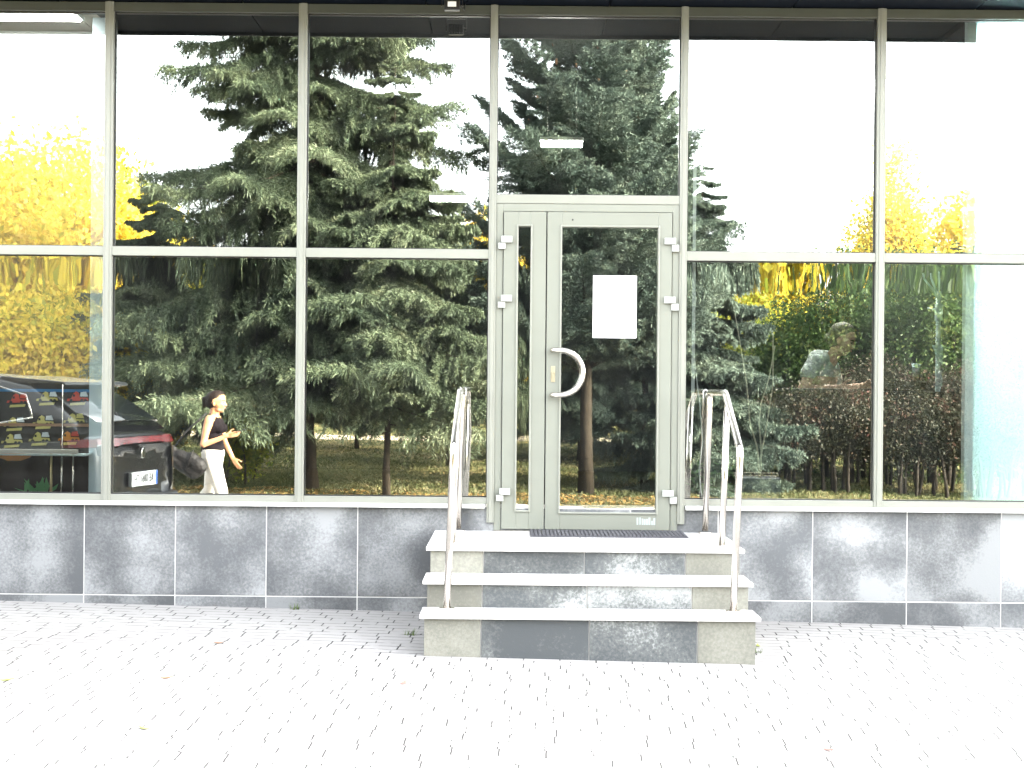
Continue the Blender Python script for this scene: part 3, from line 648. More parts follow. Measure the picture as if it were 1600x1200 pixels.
# shrub belt on the right
for i, (u, T, h, wd, mt) in enumerate(((1180, 34, 3.7, 1.7, 'yellowgreen'), (1240, 31, 3.5, 1.5, 'green'), (1322, 30, 4.5, 1.6, 'green'), (1405, 31, 4.7, 1.5, 'green'), (1475, 29, 4.2, 1.5, 'green'), (1545, 30, 4.6, 1.6, 'green'), (1610, 31, 4.5, 1.7, 'green'))):
    x, y = mir(u, T); LB = ['yellow green tall shrub beside the low blue spruce', 'green tall shrub left of the seated person', 'green tall shrub directly behind the seated person reflection', 'green tall shrub behind the mullion right of the seated person', 'shorter green shrub behind the coat stand', 'green tall shrub at the pale blue post', 'green tall shrub beyond the white panel']
    leafy('tall_shrub', x, y, [(0, 0, h*.6, wd*.62, wd*.6, h*.42), (wd*.4, 0, h*.42, wd*.5, wd*.5, h*.36), (-wd*.4, .2, h*.38, wd*.5, wd*.5, h*.36)], 28000, .04, LB[i], mt, 90+i, 'shrub belt on the right of the lawn', (h*.7, .05, 5), 'shrub')
for i, (u, T, h, wd) in enumerate(((1222, 27.5, 1.6, 1.3), (1292, 26.0, 2.0, 1.5), (1368, 28, 2.4, 1.5), (1432, 26, 1.75, 1.3), (1500, 27.5, 2.35, 1.6), (1570, 26, 1.8, 1.5))):
    x, y = mir(u, T); LB = ['reddish brown bush right of the potted plant', 'reddish brown bush below the seated person', 'reddish brown bush behind the mullion right of the seated person', 'reddish brown bush below the paper cup', 'reddish brown bush left of the pale blue post', 'reddish brown bush beyond the white panel']
    leafy('reddish_bush', x, y, [(0, 0, h*.66, wd*.6, wd*.5, h*.32), (wd*.4, 0, h*.6, wd*.45, wd*.4, h*.26), (-wd*.4, .1, h*.56, wd*.45, wd*.4, h*.26)], 24000, .028, LB[i], 'red', 120+i, 'reddish bushes in front of the shrub belt', (h*.7, .03, 9), 'bush')
# a far belt of woodland closes the view
def woods():
    r = np.random.RandomState(44); n = 60000; a = r.uniform(-70, 90, n); b = -r.uniform(75, 95, n); hh = 4.2 + 1.6*np.sin(a*.21) + 1.1*np.sin(a*.53+1) + .6*np.sin(a*1.7)
    z = r.rand(n)**.8*hh; P = np.stack([a, b, z + .2], 1) + r.normal(0, .3, (n, 3)); d1 = norm(r.normal(0, 1, (n, 3))); d2 = norm(np.cross(d1, r.normal(0, 1, (n, 3)))); s = r.uniform(.18, .4, (n, 1))
    V = np.stack([P-d1*s, P+d2*s*.7, P+d1*s, P-d2*s*.7], 1)
    return np_mesh('woodland', V.reshape(-1, 3), 4, M['yellowgreen'], r.rand(n))
tag(woods(), 'distant belt of yellow green woodland closing the park', 'woodland', kind='stuff')
wd_ = plain('weed green', (.09, .13, .04), .8)
for i, (x, y, LB) in enumerate(((-1.42, -.07, 'small weed tuft at the plinth foot left of the steps'), (-.60, -.95, 'weed tuft by the left side of the lowest steps'), (1.43, -1.25, 'weed tuft by the right side of the bottom step'), (1.46, -.55, 'weed tuft between the plinth and the right side of the steps'))):
    r7 = random.Random(i); mb = MB(); z = gz(x, y)
    for k in range(26):
        a = r7.uniform(0, 6.28); l = r7.uniform(.02, .06); px, py = x+r7.uniform(-.03, .03), y+r7.uniform(-.02, .02); dx, dy = math.cos(a), math.sin(a); w_ = .003
        mb.add([(px-dy*w_, py+dx*w_, z-.003), (px+dy*w_, py-dx*w_, z-.003), (px+dx*l*.7, py+dy*l*.7, z+l*.8)], [(0, 1, 2)])
    tag(mb.build('weed', wd_), LB, 'weed', 'weeds in the paving joints')
# ------------------------------------------------------------------ things inside the shop
def lamp(x0, x1, y, z, label, s=2.2, rods=True):
    T = empty('ceiling_lamp', ((x0+x1)/2, y, z), label, 'lamp', 'linear lamps hanging in the shop')
    MB().box(x0, x1, y-.05, y+.05, z+.02, z+.05).build('housing', M['int_white'], T, bevel=.004)
    MB().box(x0+.01, x1-.01, y-.042, y+.042, z-.02, z+.0195).build('diffuser', EM, T, bevel=.006)
    for xx in (x0+.06, x1-.06): MB().tube([(xx, y, z+.05), (xx, y, 4.03)], .003, 6).build('cord', M['steel'], T)
EM = emit('lamp diffuser', (1, .97, .9), 9)
x0, x1 = (668-800)/2360*14, (738-800)/2360*14
lamp(x0, x1, 4.0, 3.23, 'lit linear lamp hanging in the shop, seen through the bay left of the door')
x0, x1 = (840-800)/2360*12, (908-800)/2360*12
lamp(x0, x1, 2.0, 3.43, 'lit linear lamp hanging in the shop, seen above the door')
def fill_panel(x, y, label, s=1.2, hy=.3):  # added glowing panels that brighten the rooms, column, partition and seated person
    T = empty('added_fill_panel', (x, y, 4.02), label, 'lamp', 'added fill light panels under the ceiling')
    MB().box(x-.62, x+.62, y-hy-.02, y+hy+.02, 4.005, 4.0295).build('housing', M['int_white'], T)
    MB().box(x-.6, x+.6, y-hy, y+hy, 3.995, 4.0048).build('diffuser', emit('fill panel glow', (1, .97, .92), s), T)
fill_panel(-3.6, .0+.33*1.0, 'added fill light panel right behind the leftmost pane', 2.6, .1); fill_panel(-3.6, 1.2, 'added fill light panel in the left showroom nearest the glass'); fill_panel(-3.6, 2.5, 'added fill light panel in the left showroom near its back wall'); fill_panel(-5.4, 1.2, 'added fill light panel of the left showroom beyond the frame')
fill_panel(2.55, 2.5, 'added fill light panel in the shop above the seated person', 5.0); fill_panel(3.8, .62, 'added fill light panel behind the white partition, nearest the pale blue post', 16); fill_panel(5.1, .62, 'added fill light panel behind the white partition, beyond the frame', 16); 
# toy vehicle display board behind the leftmost pane
BX0, BX1, BY = -5.2, -2.93, .56
bd = empty('display_board', (-3.6, BY, 1.05), 'dark display board with rows of small yellow and red toy vehicle pictures', 'display board')
MB().box(BX0, BX1, BY, BY+.02, 1.02, 1.50).build('board', plain('brown black board', (.04, .034, .03), .5), bd)
MB().box(BX0, BX1, BY-.003, BY-.0005, 1.435, 1.455).build('blue_band', plain('car reflection blue', (.05, .2, .42), .5), bd)  # blue line reflected from the car, put on the board as a coloured strip
MB().box(BX0, BX1, BY-.02, BY-.0005, 1.195, 1.215).build('ledge', plain('wooden ledge', (.35, .2, .12), .5), bd)
ycol = plain('toy yellow', (.62, .55, .18), .5, var=.02); rcol = plain('toy red', (.62, .08, .05), .5, var=.02); ocol = plain('toy orange', (.75, .3, .06), .5, var=.02); wcol = plain('toy white', (.7, .75, .78), .5, var=.02); kcol = plain('toy black', (.03, .03, .03), .5)
def toy(cx, cz, body, load, s=1.0):
    y0, y1 = BY-.012, BY-.001; q = lambda P: [(cx+a*s, cz+b*s) for a, b in P]
    t = MB().prism(q([(-.07, .0), (-.045, .0), (-.03, .035), (-.012, .05), (.008, .04), (.012, .01), (.07, .008), (.075, -.012), (-.075, -.016)]), y0, y1).build('toy_picture', body, bd)
    MB().prism(q([(.016, .016), (.022, .046), (.058, .05), (.07, .016)]), y0, y1).build('load', load, t)
    mb = MB()
    for a in (-.045, .03, .055): mb.tube([(cx+a*s, y0-.004, cz-.012*s), (cx+a*s, y0-.0005, cz-.012*s)], .011*s, 10)
    mb.box(cx-.032*s, cx-.018*s, y0-.003, y0-.0005, cz+.014*s, cz+.03*s)
    mb.build('wheels', kcol, t)
    MB().prism(q([(-.055, -.048), (-.05, -.03), (.055, -.024), (.048, -.042)]), y0, y1).build('caption_strip', ycol, t)
sB = 2360/10.48
def ix(u, v, yy): sc_ = 2360/(10+yy); return (u-800+.009*(v-600))/sc_, EYE-(v-600-.009*(u-800))/sc_
for (u, v, b, l) in ((28, 626, rcol, rcol), (74, 623, ycol, wcol), (122, 623, rcol, wcol), (-18, 628, ycol, wcol), (23, 663, ycol, wcol), (68, 660, ycol, wcol), (116, 657, ycol, ycol), (-20, 664, ycol, ycol), (19, 689, ycol, wcol), (62, 686, ycol, wcol), (108, 685, ocol, rcol), (-24, 690, rcol, wcol)):
    x, z = ix(u, v, BY); toy(x, z, b, l, 1.0 if b is not None else 1)
# a sales table under the board
tb = empty('display_table', (-3.5, .6, .55), 'chrome and glass sales table under the toy display board', 'table')
x1, z1 = ix(122, 706, .25)
MB().box(-5.2, x1, .22, .26, z1-.014, z1+.016).build('front_rail', plain('cream rail', (.6, .57, .5), .4), tb, bevel=.004)
for u in (80, 96, 114): 
    a, _ = ix(u, 740, .3); MB().tube([(a, .3, .56), (a, .3, z1-.016)], .009 if u == 80 else .006, 10).build('leg', plain('brass post', (.55, .45, .25), .3, .7) if u == 80 else M['steel'], tb, smooth=True)
MB().box(-5.2, -2.9, .27, .47, z1-.03, z1-.02).build('shelf', M['cyan'], tb)
MB().box(-5.2, -2.93, .5, .54, .56, 1.02).build('back_panel', plain('brown cabinet front', (.05, .035, .03), .5), tb)
a, c = ix(98, 640, .4); MB().tube([(a, .4, .56), (a, .4, 1.49)], .005, 8).build('upright', M['steel'], tb, smooth=True)
a, c = ix(22, 712, .36)
ob = MB(); ob.tube([(a, .36, c-.03), (a, .36, c-.028)], .05, 24); 
V = [(a + rr_*math.cos(q), .36 + rr_*.45*math.sin(q), c + zz) for rr_, zz in ((.045, -.035), (.11, -.012), (.135, .02), (.128, .022), (.1, -.006), (.04, -.026)) for q in np.linspace(0, 2*math.pi, 25)[:-1]]
Fq = [(j*24+k, j*24+(k+1) % 24, (j+1)*24+(k+1) % 24, (j+1)*24+k) for j in range(5) for k in range(24)]
tag(MB().add(V, Fq + [tuple(range(23, -1, -1)), tuple(range(120, 144))]).build('orange_bowl', ocol, smooth=True), 'shallow orange bowl on the glass shelf below the toy board', 'bowl')
a, c = ix(58, 752, .36); gm = plain('green leaf plastic', (.12, .3, .12), .5); mb = MB(); r7 = random.Random(3)
for k in range(16):
    an = r7.uniform(-1.3, 1.3); l = r7.uniform(.06, .13); bx = a + r7.uniform(-.09, .09); z_ = .9*c*0+c-.08
    tx, tz = bx+l*math.sin(an), z_+l*math.cos(an); wx = .018
    mb.prism([(bx-.004, z_), ((bx+tx)/2-wx, (z_+tz)/2), (tx, tz), ((bx+tx)/2+wx, (z_+tz)/2-.004), (bx+.004, z_)], .34+k*.003, .3415+k*.003)
tag(mb.build('green_plant', gm), 'low green leafy plant at the bottom of the leftmost pane', 'plant')
# hanging strip and cable right of the door
tag(MB().box(*[ix(1081, 500, .2)[0], ix(1086, 500, .2)[0]], .19, .20, 1.35, 3.05).build('cable_duct', M['duct']), 'thin white cable duct inside the bay right of the door', 'cable duct')
P = [(1083, 420), (1087, 470), (1081, 520), (1086, 570), (1094, 640), (1098, 690), (1092, 735), (1096, 775)]
tag(MB().tube([(ix(u, v, .35)[0], .35, ix(u, v, .35)[1]) for u, v in P], .004, 6).build('loose_cable', M['duct'], smooth=True), 'thin white cable dangling beside the cable duct', 'cable')
# bare potted plant
PY = .6
pp = empty('potted_plant', (ix(1186, 760, PY)[0], PY, .6), 'tall bare stemmed plant in a long dark planter inside the window', 'plant')
stm = plain('pale bare stem', (.42, .40, .30), .7)
for P, r_ in (([(1188, 760), (1187, 735), (1184, 700), (1172, 660), (1166, 600), (1156, 540), (1148, 490)], .0075), ([(1188, 742), (1190, 712), (1198, 670), (1208, 600), (1207, 520)], .007), ([(1190, 712), (1187, 660), (1190, 630), (1202, 590), (1210, 540)], .006)):
    MB().tube([(ix(u, v, PY)[0], PY + .03*math.sin(i), ix(u, v, PY)[1]) for i, (u, v) in enumerate(P)], [r_*(1-.09*i) for i in range(len(P))], 8).build('stem', stm, pp, smooth=True)
a0, c0 = ix(1152, 745, PY); a1, c1 = ix(1216, 790, PY)
MB().box(a0, a1, PY-.1, PY+.1, c1, c0).build('planter', plain('dark planter', (.05, .07, .09), .4), pp, bevel=.006)
MB().rect_frame(a0-.04, a1-.02, c0+.012, c0+.04, .008, PY-.11, PY-.102).build('planter_rail', M['steel'], pp)
tag(MB().box(a0-.5, a1+.1, PY-.2, PY+.25, .56, c1-.002).build('window_bench', M['int_dark']), 'low dark bench carrying the potted plant and trailing greenery', 'bench')
mb = MB(); r7 = random.Random(5)
for k in range(60):
    u = r7.uniform(1075, 1165); v = r7.uniform(725, 775); a, c = ix(u, v, PY); an = r7.uniform(-1.5, 1.5); l = r7.uniform(.04, .09); y_ = PY-.15+r7.uniform(0, .25)
    tx, tz = a+l*math.sin(an), c+l*.6*math.cos(an)
    mb.prism([(a-.003, c), ((a+tx)/2-.012, (c+tz)/2+.008), (tx, tz), ((a+tx)/2+.012, (c+tz)/2-.008), (a+.003, c-.004)], y_, y_+.001)
tag(mb.build('trailing_houseplant', plain('houseplant green', (.07, .15, .05), .5)), 'trailing green houseplant beside the potted bare stems', 'plant', kind=None)
# counter, coat stand, cups
CY = 1.15; cz_ = ix(1300, 607, CY)[1]
ct = empty('counter', (2.75, CY, .55), 'dark counter in front of the seated person', 'counter')
MB().box(1.95, 3.02, CY, CY+.10, .552, cz_-.03).build('front_panel', M['int_dark'], ct); MB().box(1.93, 3.03, CY-.03, CY+.5, cz_-.0295, cz_).build('counter_top', plain('counter top', (.02, .018, .016), .6), ct, bevel=.004)
MB().box(ix(1372, 590, CY)[0], ix(1440, 590, CY)[0], CY+.02, CY+.04, cz_+.001, cz_+.075).build('glass_guard', plain('smoky guard', (.12, .12, .1), .2), ct)
a, c = ix(1466, 520, .8)
lc = empty('low_cabinet', (2.85, .6, .55), 'low dark cabinet standing in front of the foot of the coat stand', 'cabinet')
MB().box(2.62, 3.09, .55, .75, .552, ix(1466, 612, .55)[1]).build('carcass', M['int_dark'], lc, bevel=.004)
for xx in (2.74, 2.97): MB().box(xx-.1, xx+.1, .535, .549, .6, ix(1466, 618, .55)[1]).build('door', M['int_dark'], lc, bevel=.003)
cs = empty('coat_stand', (a, .8, .55), 'pale blue coat stand with curved hooks inside the right bay', 'coat stand')
MB().tube([(a, .8, .56), (a, .8, ix(1466, 455, .8)[1])], .018, 12).build('pole', M['cyan'], cs, smooth=True)
MB().box(a-.02, a+.022, .77, .83, ix(0, 488, .8)[1], ix(0, 462, .8)[1]).build('collar', M['cyan'], cs, bevel=.004)
zt = ix(1466, 462, .8)[1]
for dx, dz in ((-.12, .16), (-.065, .16), (-.005, .17)):
    MB().tube([(a-.01, .79, zt-.02), (a+dx*.45, .78, zt+.05), (a+dx*.95, .77, zt+dz*.75), (a+dx, .77, zt+dz)], .0075, 8).build('hook', M['cyan'], cs, smooth=True)
MB().tube([(a-.01, .79, zt-.09), (a-.05, .78, zt-.10), (a-.085, .77, zt-.09)], .006, 8).build('hook', M['cyan'], cs, smooth=True)
lp = plain('pale paper', (.5, .62, .68), .7)
tag(MB().prism([(a-.055, c-.09), (a+.021, c-.085), (a+.021, c-.23), (a-.006, c-.215)], .76, .762).build('pennant', lp), 'triangular pale paper hanging on the coat stand', 'paper')
tag(MB().prism([(a-.018, c-.3), (a+.02, c-.26), (a+.021, c-.385), (a-.028, c-.38)], .76, .762).build('paper_tag', lp), 'lower small pale paper tag hanging on the coat stand', 'paper')
u0, w0 = ix(1437, 578, CY); pc = MB(); n = 20; V = []
for rr_, zz in ((.022, -.05), (.034, .05), (.031, .05), (.02, -.045)): V += [(u0+rr_*math.cos(2*math.pi*k/n), CY+.1+rr_*math.sin(2*math.pi*k/n), w0+zz) for k in range(n)]
pc.add(V, [(j*n+k, j*n+(k+1) % n, (j+1)*n+(k+1) % n, (j+1)*n+k) for j in range(3) for k in range(n)] + [tuple(range(n-1, -1, -1)), tuple(range(3*n, 4*n))])
tag(pc.build('paper_cup', lp, smooth=True), 'pale tapered paper cup standing left of the coat stand', 'cup')
tag(MB().box(u0-.06, u0+.06, CY+.0405, CY+.18, cz_+.0005, w0-.0505).build('cup_box', M['int_dark'], bevel=.003), 'dark box on the counter carrying the paper cup', 'box')

# ------------------------------------------------------------------ the parked car (seen in the glass)
C_ = empty('parked_car', (0, 0, 0), 'black hatchback with red rear light bar parked along the shop front', 'car')
paint = plain('black car paint', (.006, .006, .007), .25, 0, .3, .05, 3, coat=.35); cglass = plain('dark car glass', (.015, .018, .02), .03, 0, .9, .02); redl = plain('red lamp lens', (.13, .004, .007), .2, 0, .4, .05, coat=.4)
chrome = plain('bright window trim', (.7, .68, .62), .15, 1)
def side_y(z): return .86 - (z-1.05)/.39*.22
def loft(secs, close=True):
    mb = MB(); n = len(secs[0]); V = [p for s_ in secs for p in s_]
    F = [(j*n+k, j*n+k+1, (j+1)*n+k+1, (j+1)*n+k) for j in range(len(secs)-1) for k in range(n-1)]
    F += [tuple(range(n)), tuple(range((len(secs)-1)*n, len(secs)*n))[::-1]]
    return mb.add(V, F)
def sym(x, half): return [(x, y, z) for y, z in half] + [(x, -y, z) for y, z in reversed(half[:-1] if half[-1][0] == 0 else half)]
low = []
for x, wd, zb, zt in ((.02, .70, .5, .92), (.0, .80, .40, 1.0), (-.10, .87, .3, 1.06), (-.4, .90, .22, 1.065), (-1.2, .91, .2, 1.05), (-2.2, .91, .2, 1.04), (-3.0, .90, .2, 1.0), (-3.6, .87, .22, .93), (-4.05, .80, .25, .84), (-4.28, .68, .32, .7), (-4.34, .5, .4, .6)):
    low.append(sym(x, [(0, zb), (wd*.9, zb), (wd*.985, zb+.08), (wd, (zb+zt)/2), (wd*.985, zt-.12), (wd*.95, zt-.02), (wd*.6, zt+.005), (0, zt+.01)]))
body = loft(low).build('body', paint, C_, smooth=True, keep=False); body.modifiers.new('s', 'SUBSURF').levels = 1; body.modifiers['s'].render_levels = 2
cab = []
for x, zt in ((-.10, 1.075), (-.22, 1.16), (-.42, 1.30), (-.62, 1.42), (-.9, 1.475), (-1.5, 1.50), (-2.1, 1.48), (-2.5, 1.40), (-2.9, 1.22), (-3.2, 1.07)):
    sy = side_y(zt-.04) if zt > 1.1 else .84
    cab.append(sym(x, [(.86, 1.04), (sy, zt-.035), (sy*.9, zt-.008), (sy*.5, zt+.006), (0, zt+.01)]))
loft(cab).build('cabin', paint, C_, smooth=True, keep=False)
def sidewin(pts, s_):
    out = MB(); o = .006
    V = [(x, s_*(side_y(z)+o), z) for x, z in pts]; W = [(x, s_*(side_y(z)+o-.012), z) for x, z in pts]; n = len(pts)
    F = [tuple(range(n)) if s_ > 0 else tuple(range(n))[::-1]] + [(k, (k+1) % n, (k+1) % n+n, k+n) for k in range(n)]
    q = out.add(V+W, F).build('side_window', cglass, C_, keep=False)
    MB().tube([(x, s_*(side_y(z)+.006), z) for x, z in pts + pts[:1]], .009, 8).build('window_trim', chrome, q, smooth=True)
for s_ in (1, -1):
    sidewin([(-.52, 1.16), (-.62, 1.33), (-.9, 1.405), (-1.5, 1.425), (-1.55, 1.10), (-.8, 1.11)], s_)
    sidewin([(-1.6, 1.10), (-1.56, 1.425), (-2.1, 1.405), (-2.45, 1.33), (-2.85, 1.12), (-2.6, 1.095)], s_)
# rear screen, spoiler, lamps
def on_rear(t): return (-.12+(-.60+.12)*t, 1.085+(1.41-1.085)*t)
V = []
for t, hw in ((.06, .70), (.35, .665), (.7, .60), (.93, .54)):
    x, z = on_rear(t); V += [(x+.028, -hw, z+.012), (x+.034, 0, z+.016), (x+.028, hw, z+.012)]
F = [(j*3+k, j*3+k+1, (j+1)*3+k+1, (j+1)*3+k) for j in range(3) for k in range(2)]
rw = MB().add(V, F).build('rear_window', cglass, C_, smooth=True, keep=False); m = rw.modifiers.new('t', 'SOLIDIFY'); m.thickness = .02; m.offset = 0
x, z = on_rear(.18); MB().tube([(x+.05, .02, z), (x+.02, .05, z+.06), (x+.0, .3, z+.09)], [.012, .01, .006], 8).build('wiper', M['black'], rw)
MB().prism([(-.95, 1.485), (-.36, 1.44), (-.34, 1.415), (-.42, 1.40), (-.66, 1.425)], -.60, .60).build('spoiler', paint, C_, bevel=.01, keep=False)
lb = []
for y in np.linspace(-.9, .9, 25):
    d = max(0, abs(y)-.62)/.28; x = .045 - .22*d**2.2; lb.append((x, y, 0.965+.012*(1-abs(y))))
ml = MB()
for (xa, ya, za), (xb, yb, zb) in zip(lb, lb[1:]):
    h = .026 if max(abs(ya), abs(yb)) < .5 else .034
    ml.add([(xa-.06, ya, za-h), (xb-.06, yb, zb-h), (xb, yb, zb-h), (xa, ya, za-h), (xa-.075, ya, za+h*.8), (xb-.075, yb, zb+h*.8), (xb-.02, yb, zb+h*.8), (xa-.02, ya, za+h*.8)], [(3,2,1,0), (4,5,6,7), (2,3,7,6), (0,1,5,4), (0,4,7,3), (1,2,6,5)])
ml.build('tail_lights', redl, C_, keep=False)
for s_ in (1,): MB().box(-.05, .035, s_*.66-.1, s_*.66+.1, .87, .955).build('reverse_light', plain('clear lamp', (.75, .75, .75), .15, coat=1), C_, bevel=.015, keep=False)
MB().tube([(.01, 0, .86), (.052, 0, .86)], .045, 24).build('emblem', chrome, C_, bevel=.006, keep=False)
MB().box(-.2, .06, -.80, .80, .32, .52).build('bumper', M['black'], C_, bevel=.05, keep=False)
PL = MB().box(.03, .062, -.26, .26, .60, .713).build('number_plate', plain('white plate', (.75, .76, .75), .35), C_, bevel=.003, keep=False)
MB().box(.0622, .064, -.26, -.225, .602, .711).build('blue_band', plain('plate blue', (.03, .12, .5), .35), PL)
fc = bpy.data.curves.new('plate_text', 'FONT'); fc.body = 'AE 0861 TH'; fc.size = .092; fc.extrude = .0008; fc.align_x = 'CENTER'; fc.align_y = 'CENTER'
fo = bpy.data.objects.new('tmp', fc); COL.objects.link(fo); dg = bpy.context.evaluated_depsgraph_get(); tm = bpy.data.meshes.new_from_object(fo.evaluated_get(dg)); bpy.data.objects.remove(fo)
tm.transform(Matrix.Translation((.0635, .018, .656)) @ Matrix.Rotation(R(90), 4, 'Z') @ Matrix.Rotation(R(90), 4, 'X') @ Matrix.Diagonal((.86, 1, 1, 1)))
link_mesh('plate_text', tm, M['black'], PL)
for x in (-.85, -3.5):
    for s_ in (1, -1):
        ty = MB().tube([(x, s_*.68, .33), (x, s_*.70, .33), (x, s_*.88, .33), (x, s_*.905, .33)], [.28, .33, .33, .29], 32).build('tyre', M['black'], C_, smooth=False, keep=False)
        rm = MB().tube([(x, s_*.8, .33), (x, s_*.908, .33)], .07, 16)
        for k in range(5):
            a = k*2*math.pi/5; rm.tube([(x, s_*.905, .33), (x+.21*math.cos(a), s_*.9, .33+.21*math.sin(a))], [.035, .02], 6)
        rm.tube([(x+.215*math.cos(a), s_*.906, .33+.215*math.sin(a)) for a in np.linspace(0, 2*math.pi, 25)], .016, 6)
        rm.build('rim', M['steel'], ty)
for s_ in (1, -1): MB().ball((-2.65, s_*.98, 1.12), (.09, .1, .07)).build('side_mirror', paint, C_, smooth=True, keep=False)
for s_ in (1, -1): MB().ball((-4.12, s_*.62, .72), (.16, .14, .07)).build('headlight', cglass, C_, smooth=True, keep=False)
C_.location = (-3.06, -2.38, gz(-3.5, -2.4) + .005); C_.rotation_euler = (0, 0, R(9))

# ------------------------------------------------------------------ people
def capsules(mb, caps):
    for c in caps:
        if len(c) == 2: mb.ball(c[0], c[1], 16, 10)
        else:
            a, b_, ra, rb = c; mb.tube([a, b_], [ra, rb], 14); mb.ball(a, ra, 14, 8); mb.ball(b_, rb, 14, 8)
    return mb
def blob(name, caps, mat, parent, vox=.006, smooth=8):
    o = capsules(MB(), caps).build(name, mat, parent, smooth=True, keep=False)
    m = o.modifiers.new('r', 'REMESH'); m.mode = 'VOXEL'; m.voxel_size = vox; m.use_smooth_shade = True
    m2 = o.modifiers.new('s', 'SMOOTH'); m2.iterations = smooth; m2.factor = .5
    return o
def hand(w_, d, side, curl=.4):
    """palm, four unequal fingers, thumb; w_ wrist, d finger direction, side = thumb side direction"""
    w_, d, s = Vector(w_), Vector(d).normalized(), Vector(side).normalized(); n = d.cross(s).normalized(); out = []
    for k in (-1, 0, 1): out.append((tuple(w_+s*.016*k), tuple(w_+d*.082+s*.024*k), .013, .0115))
    for k, L in zip((1.5, .5, -.5, -1.5), (.07, .078, .073, .058)):
        p = w_+d*.082+s*.017*k; d1 = (d+n*curl*.5).normalized(); d2 = (d+n*curl*1.6).normalized(); q = p+d1*L*.5
        out += [(tuple(p), tuple(q), .0085, .008), (tuple(q), tuple(q+d2*L*.5), .008, .0065)]
    p = w_+d*.02+s*.028; q = p+(d*.7+s*.8+n*.3).normalized()*.045; out += [(tuple(p), tuple(q), .0115, .010), (tuple(q), tuple(q+(d*.9+s*.2+n*.4).normalized()*.032), .010, .008)]
    return out
def head(c, f, skin_caps, extra, rootname=None):
    """c centre of skull, f facing direction (unit). returns frame"""
    f = Vector(f).normalized(); lat = Vector((0, 0, 1)).cross(f).normalized(); up = f.cross(lat).normalized(); c = Vector(c)
    P = lambda a, b_, d: tuple(c + f*a + lat*b_ + up*d)
    skin_caps += [(P(-.012, 0, .03), .084), (P(-.02, 0, .02), P(.02, 0, .035), .078, .074), (P(.03, 0, -.02), .066), (P(.042, 0, -.062), .042), (P(.055, 0, -.085), .024),
                  (P(.03, .028, -.07), .032), (P(.03, -.028, -.07), .032), (P(.082, 0, .012), P(.103, 0, -.024), .010, .013), (P(.062, .03, -.018), .028), (P(.062, -.03, -.018), .028),
                  (P(-.005, .077, -.005), P(-.002, .08, -.03), .013, .009), (P(-.005, -.077, -.005), P(-.002, -.08, -.03), .013, .009), (P(.074, 0, -.052), .017)]
    return P
def face(P, parent, lipc, hairm):
    mb = MB()
    for s_ in (1, -1): mb.ball(P(.078, s_*.031, .008), (.011, .011, .007), 10, 8)
    mb.build('eyes', plain('eye', (.12, .09, .07), .2), parent, smooth=True, keep=False)
    mb = MB()
    for s_ in (1, -1): mb.tube([P(.086, s_*.016, .026), P(.084, s_*.034, .032), P(.070, s_*.05, .026)], [.004, .0045, .003], 6)
    mb.build('eyebrows', hairm, parent, smooth=True, keep=False)
    MB().tube([P(.083, .022, -.056), P(.093, .008, -.052), P(.093, -.008, -.052), P(.083, -.022, -.056)], [.004, .0075, .0075, .004], 8).build('lips', lipc, parent, smooth=True, keep=False)
skin = plain('skin', (.40, .20, .10), .5, 0, .4, .03, 8); skin2 = plain('paler skin', (.5, .33, .24), .5, 0, .4, .03, 8)
hairm = plain('dark brown hair', (.010, .005, .003), .6, 0, .15, .2, 60, .5, 200); lip = plain('lips', (.42, .16, .12), .45)
W = empty('person', (0, 0, 0), 'woman in black tank top and white trousers walking past with a phone and bag', 'person')
caps = []
P = head((.035, 0, 1.50), (1, 0, -.05), caps, None)
eL, wL = (-.045, .235, 1.03), (.195, .165, 1.135); eR, wR = (.06, -.235, 1.06), (.175, -.215, .86)
caps += [((.005, 0, 1.33), (.022, 0, 1.44), .052, .05), ((0, -.13, 1.315), (0, .13, 1.315), .052, .052), ((.0, -.07, 1.25), (.0, .07, 1.25), .095, .095), ((.0, -.055, 1.10), (.0, .055, 1.10), .085, .085), ((0, -.075, .95), (0, .075, .95), .105, .105),
         ((.075, .07, 1.215), .055), ((.075, -.07, 1.215), .055),
         ((0, .165, 1.305), eL, .047, .036), (eL, wL, .036, .024), ((0, -.165, 1.305), eR, .047, .036), (eR, wR, .036, .024),
         ((0, .09, .92), (.13, .09, .50), .088, .058), ((.13, .09, .50), (.12, .09, .09), .055, .036), ((0, -.09, .92), (-.05, -.09, .50), .088, .058), ((-.05, -.09, .50), (-.29, -.09, .16), .055, .036),
         ((.11, .09, .05), (.23, .09, .035), .035, .028), ((-.30, -.09, .11), (-.20, -.09, .035), .035, .028)]
caps += hand(wL, (.95, -.05, .12), (.1, .1, 1), .5) + hand(wR, (.55, .1, -.85), (.8, .3, .3), .35)
bodyW = blob('body', caps, skin, W, .0058, 6)
face(P, bodyW, lip, hairm)
blob('hair', [(P(-.035, 0, .045), .087), (P(-.02, 0, .055), .084), (P(.01, 0, .078), .06), (P(-.05, 0, .0), .075), (P(-.115, 0, .03), .045), (P(-.125, 0, .02), P(-.13, 0, -.06), .034, .015)], hairm, W, .006, 5)
top = plain('black knit top', (.006, .004, .005), .9, 0, .1)
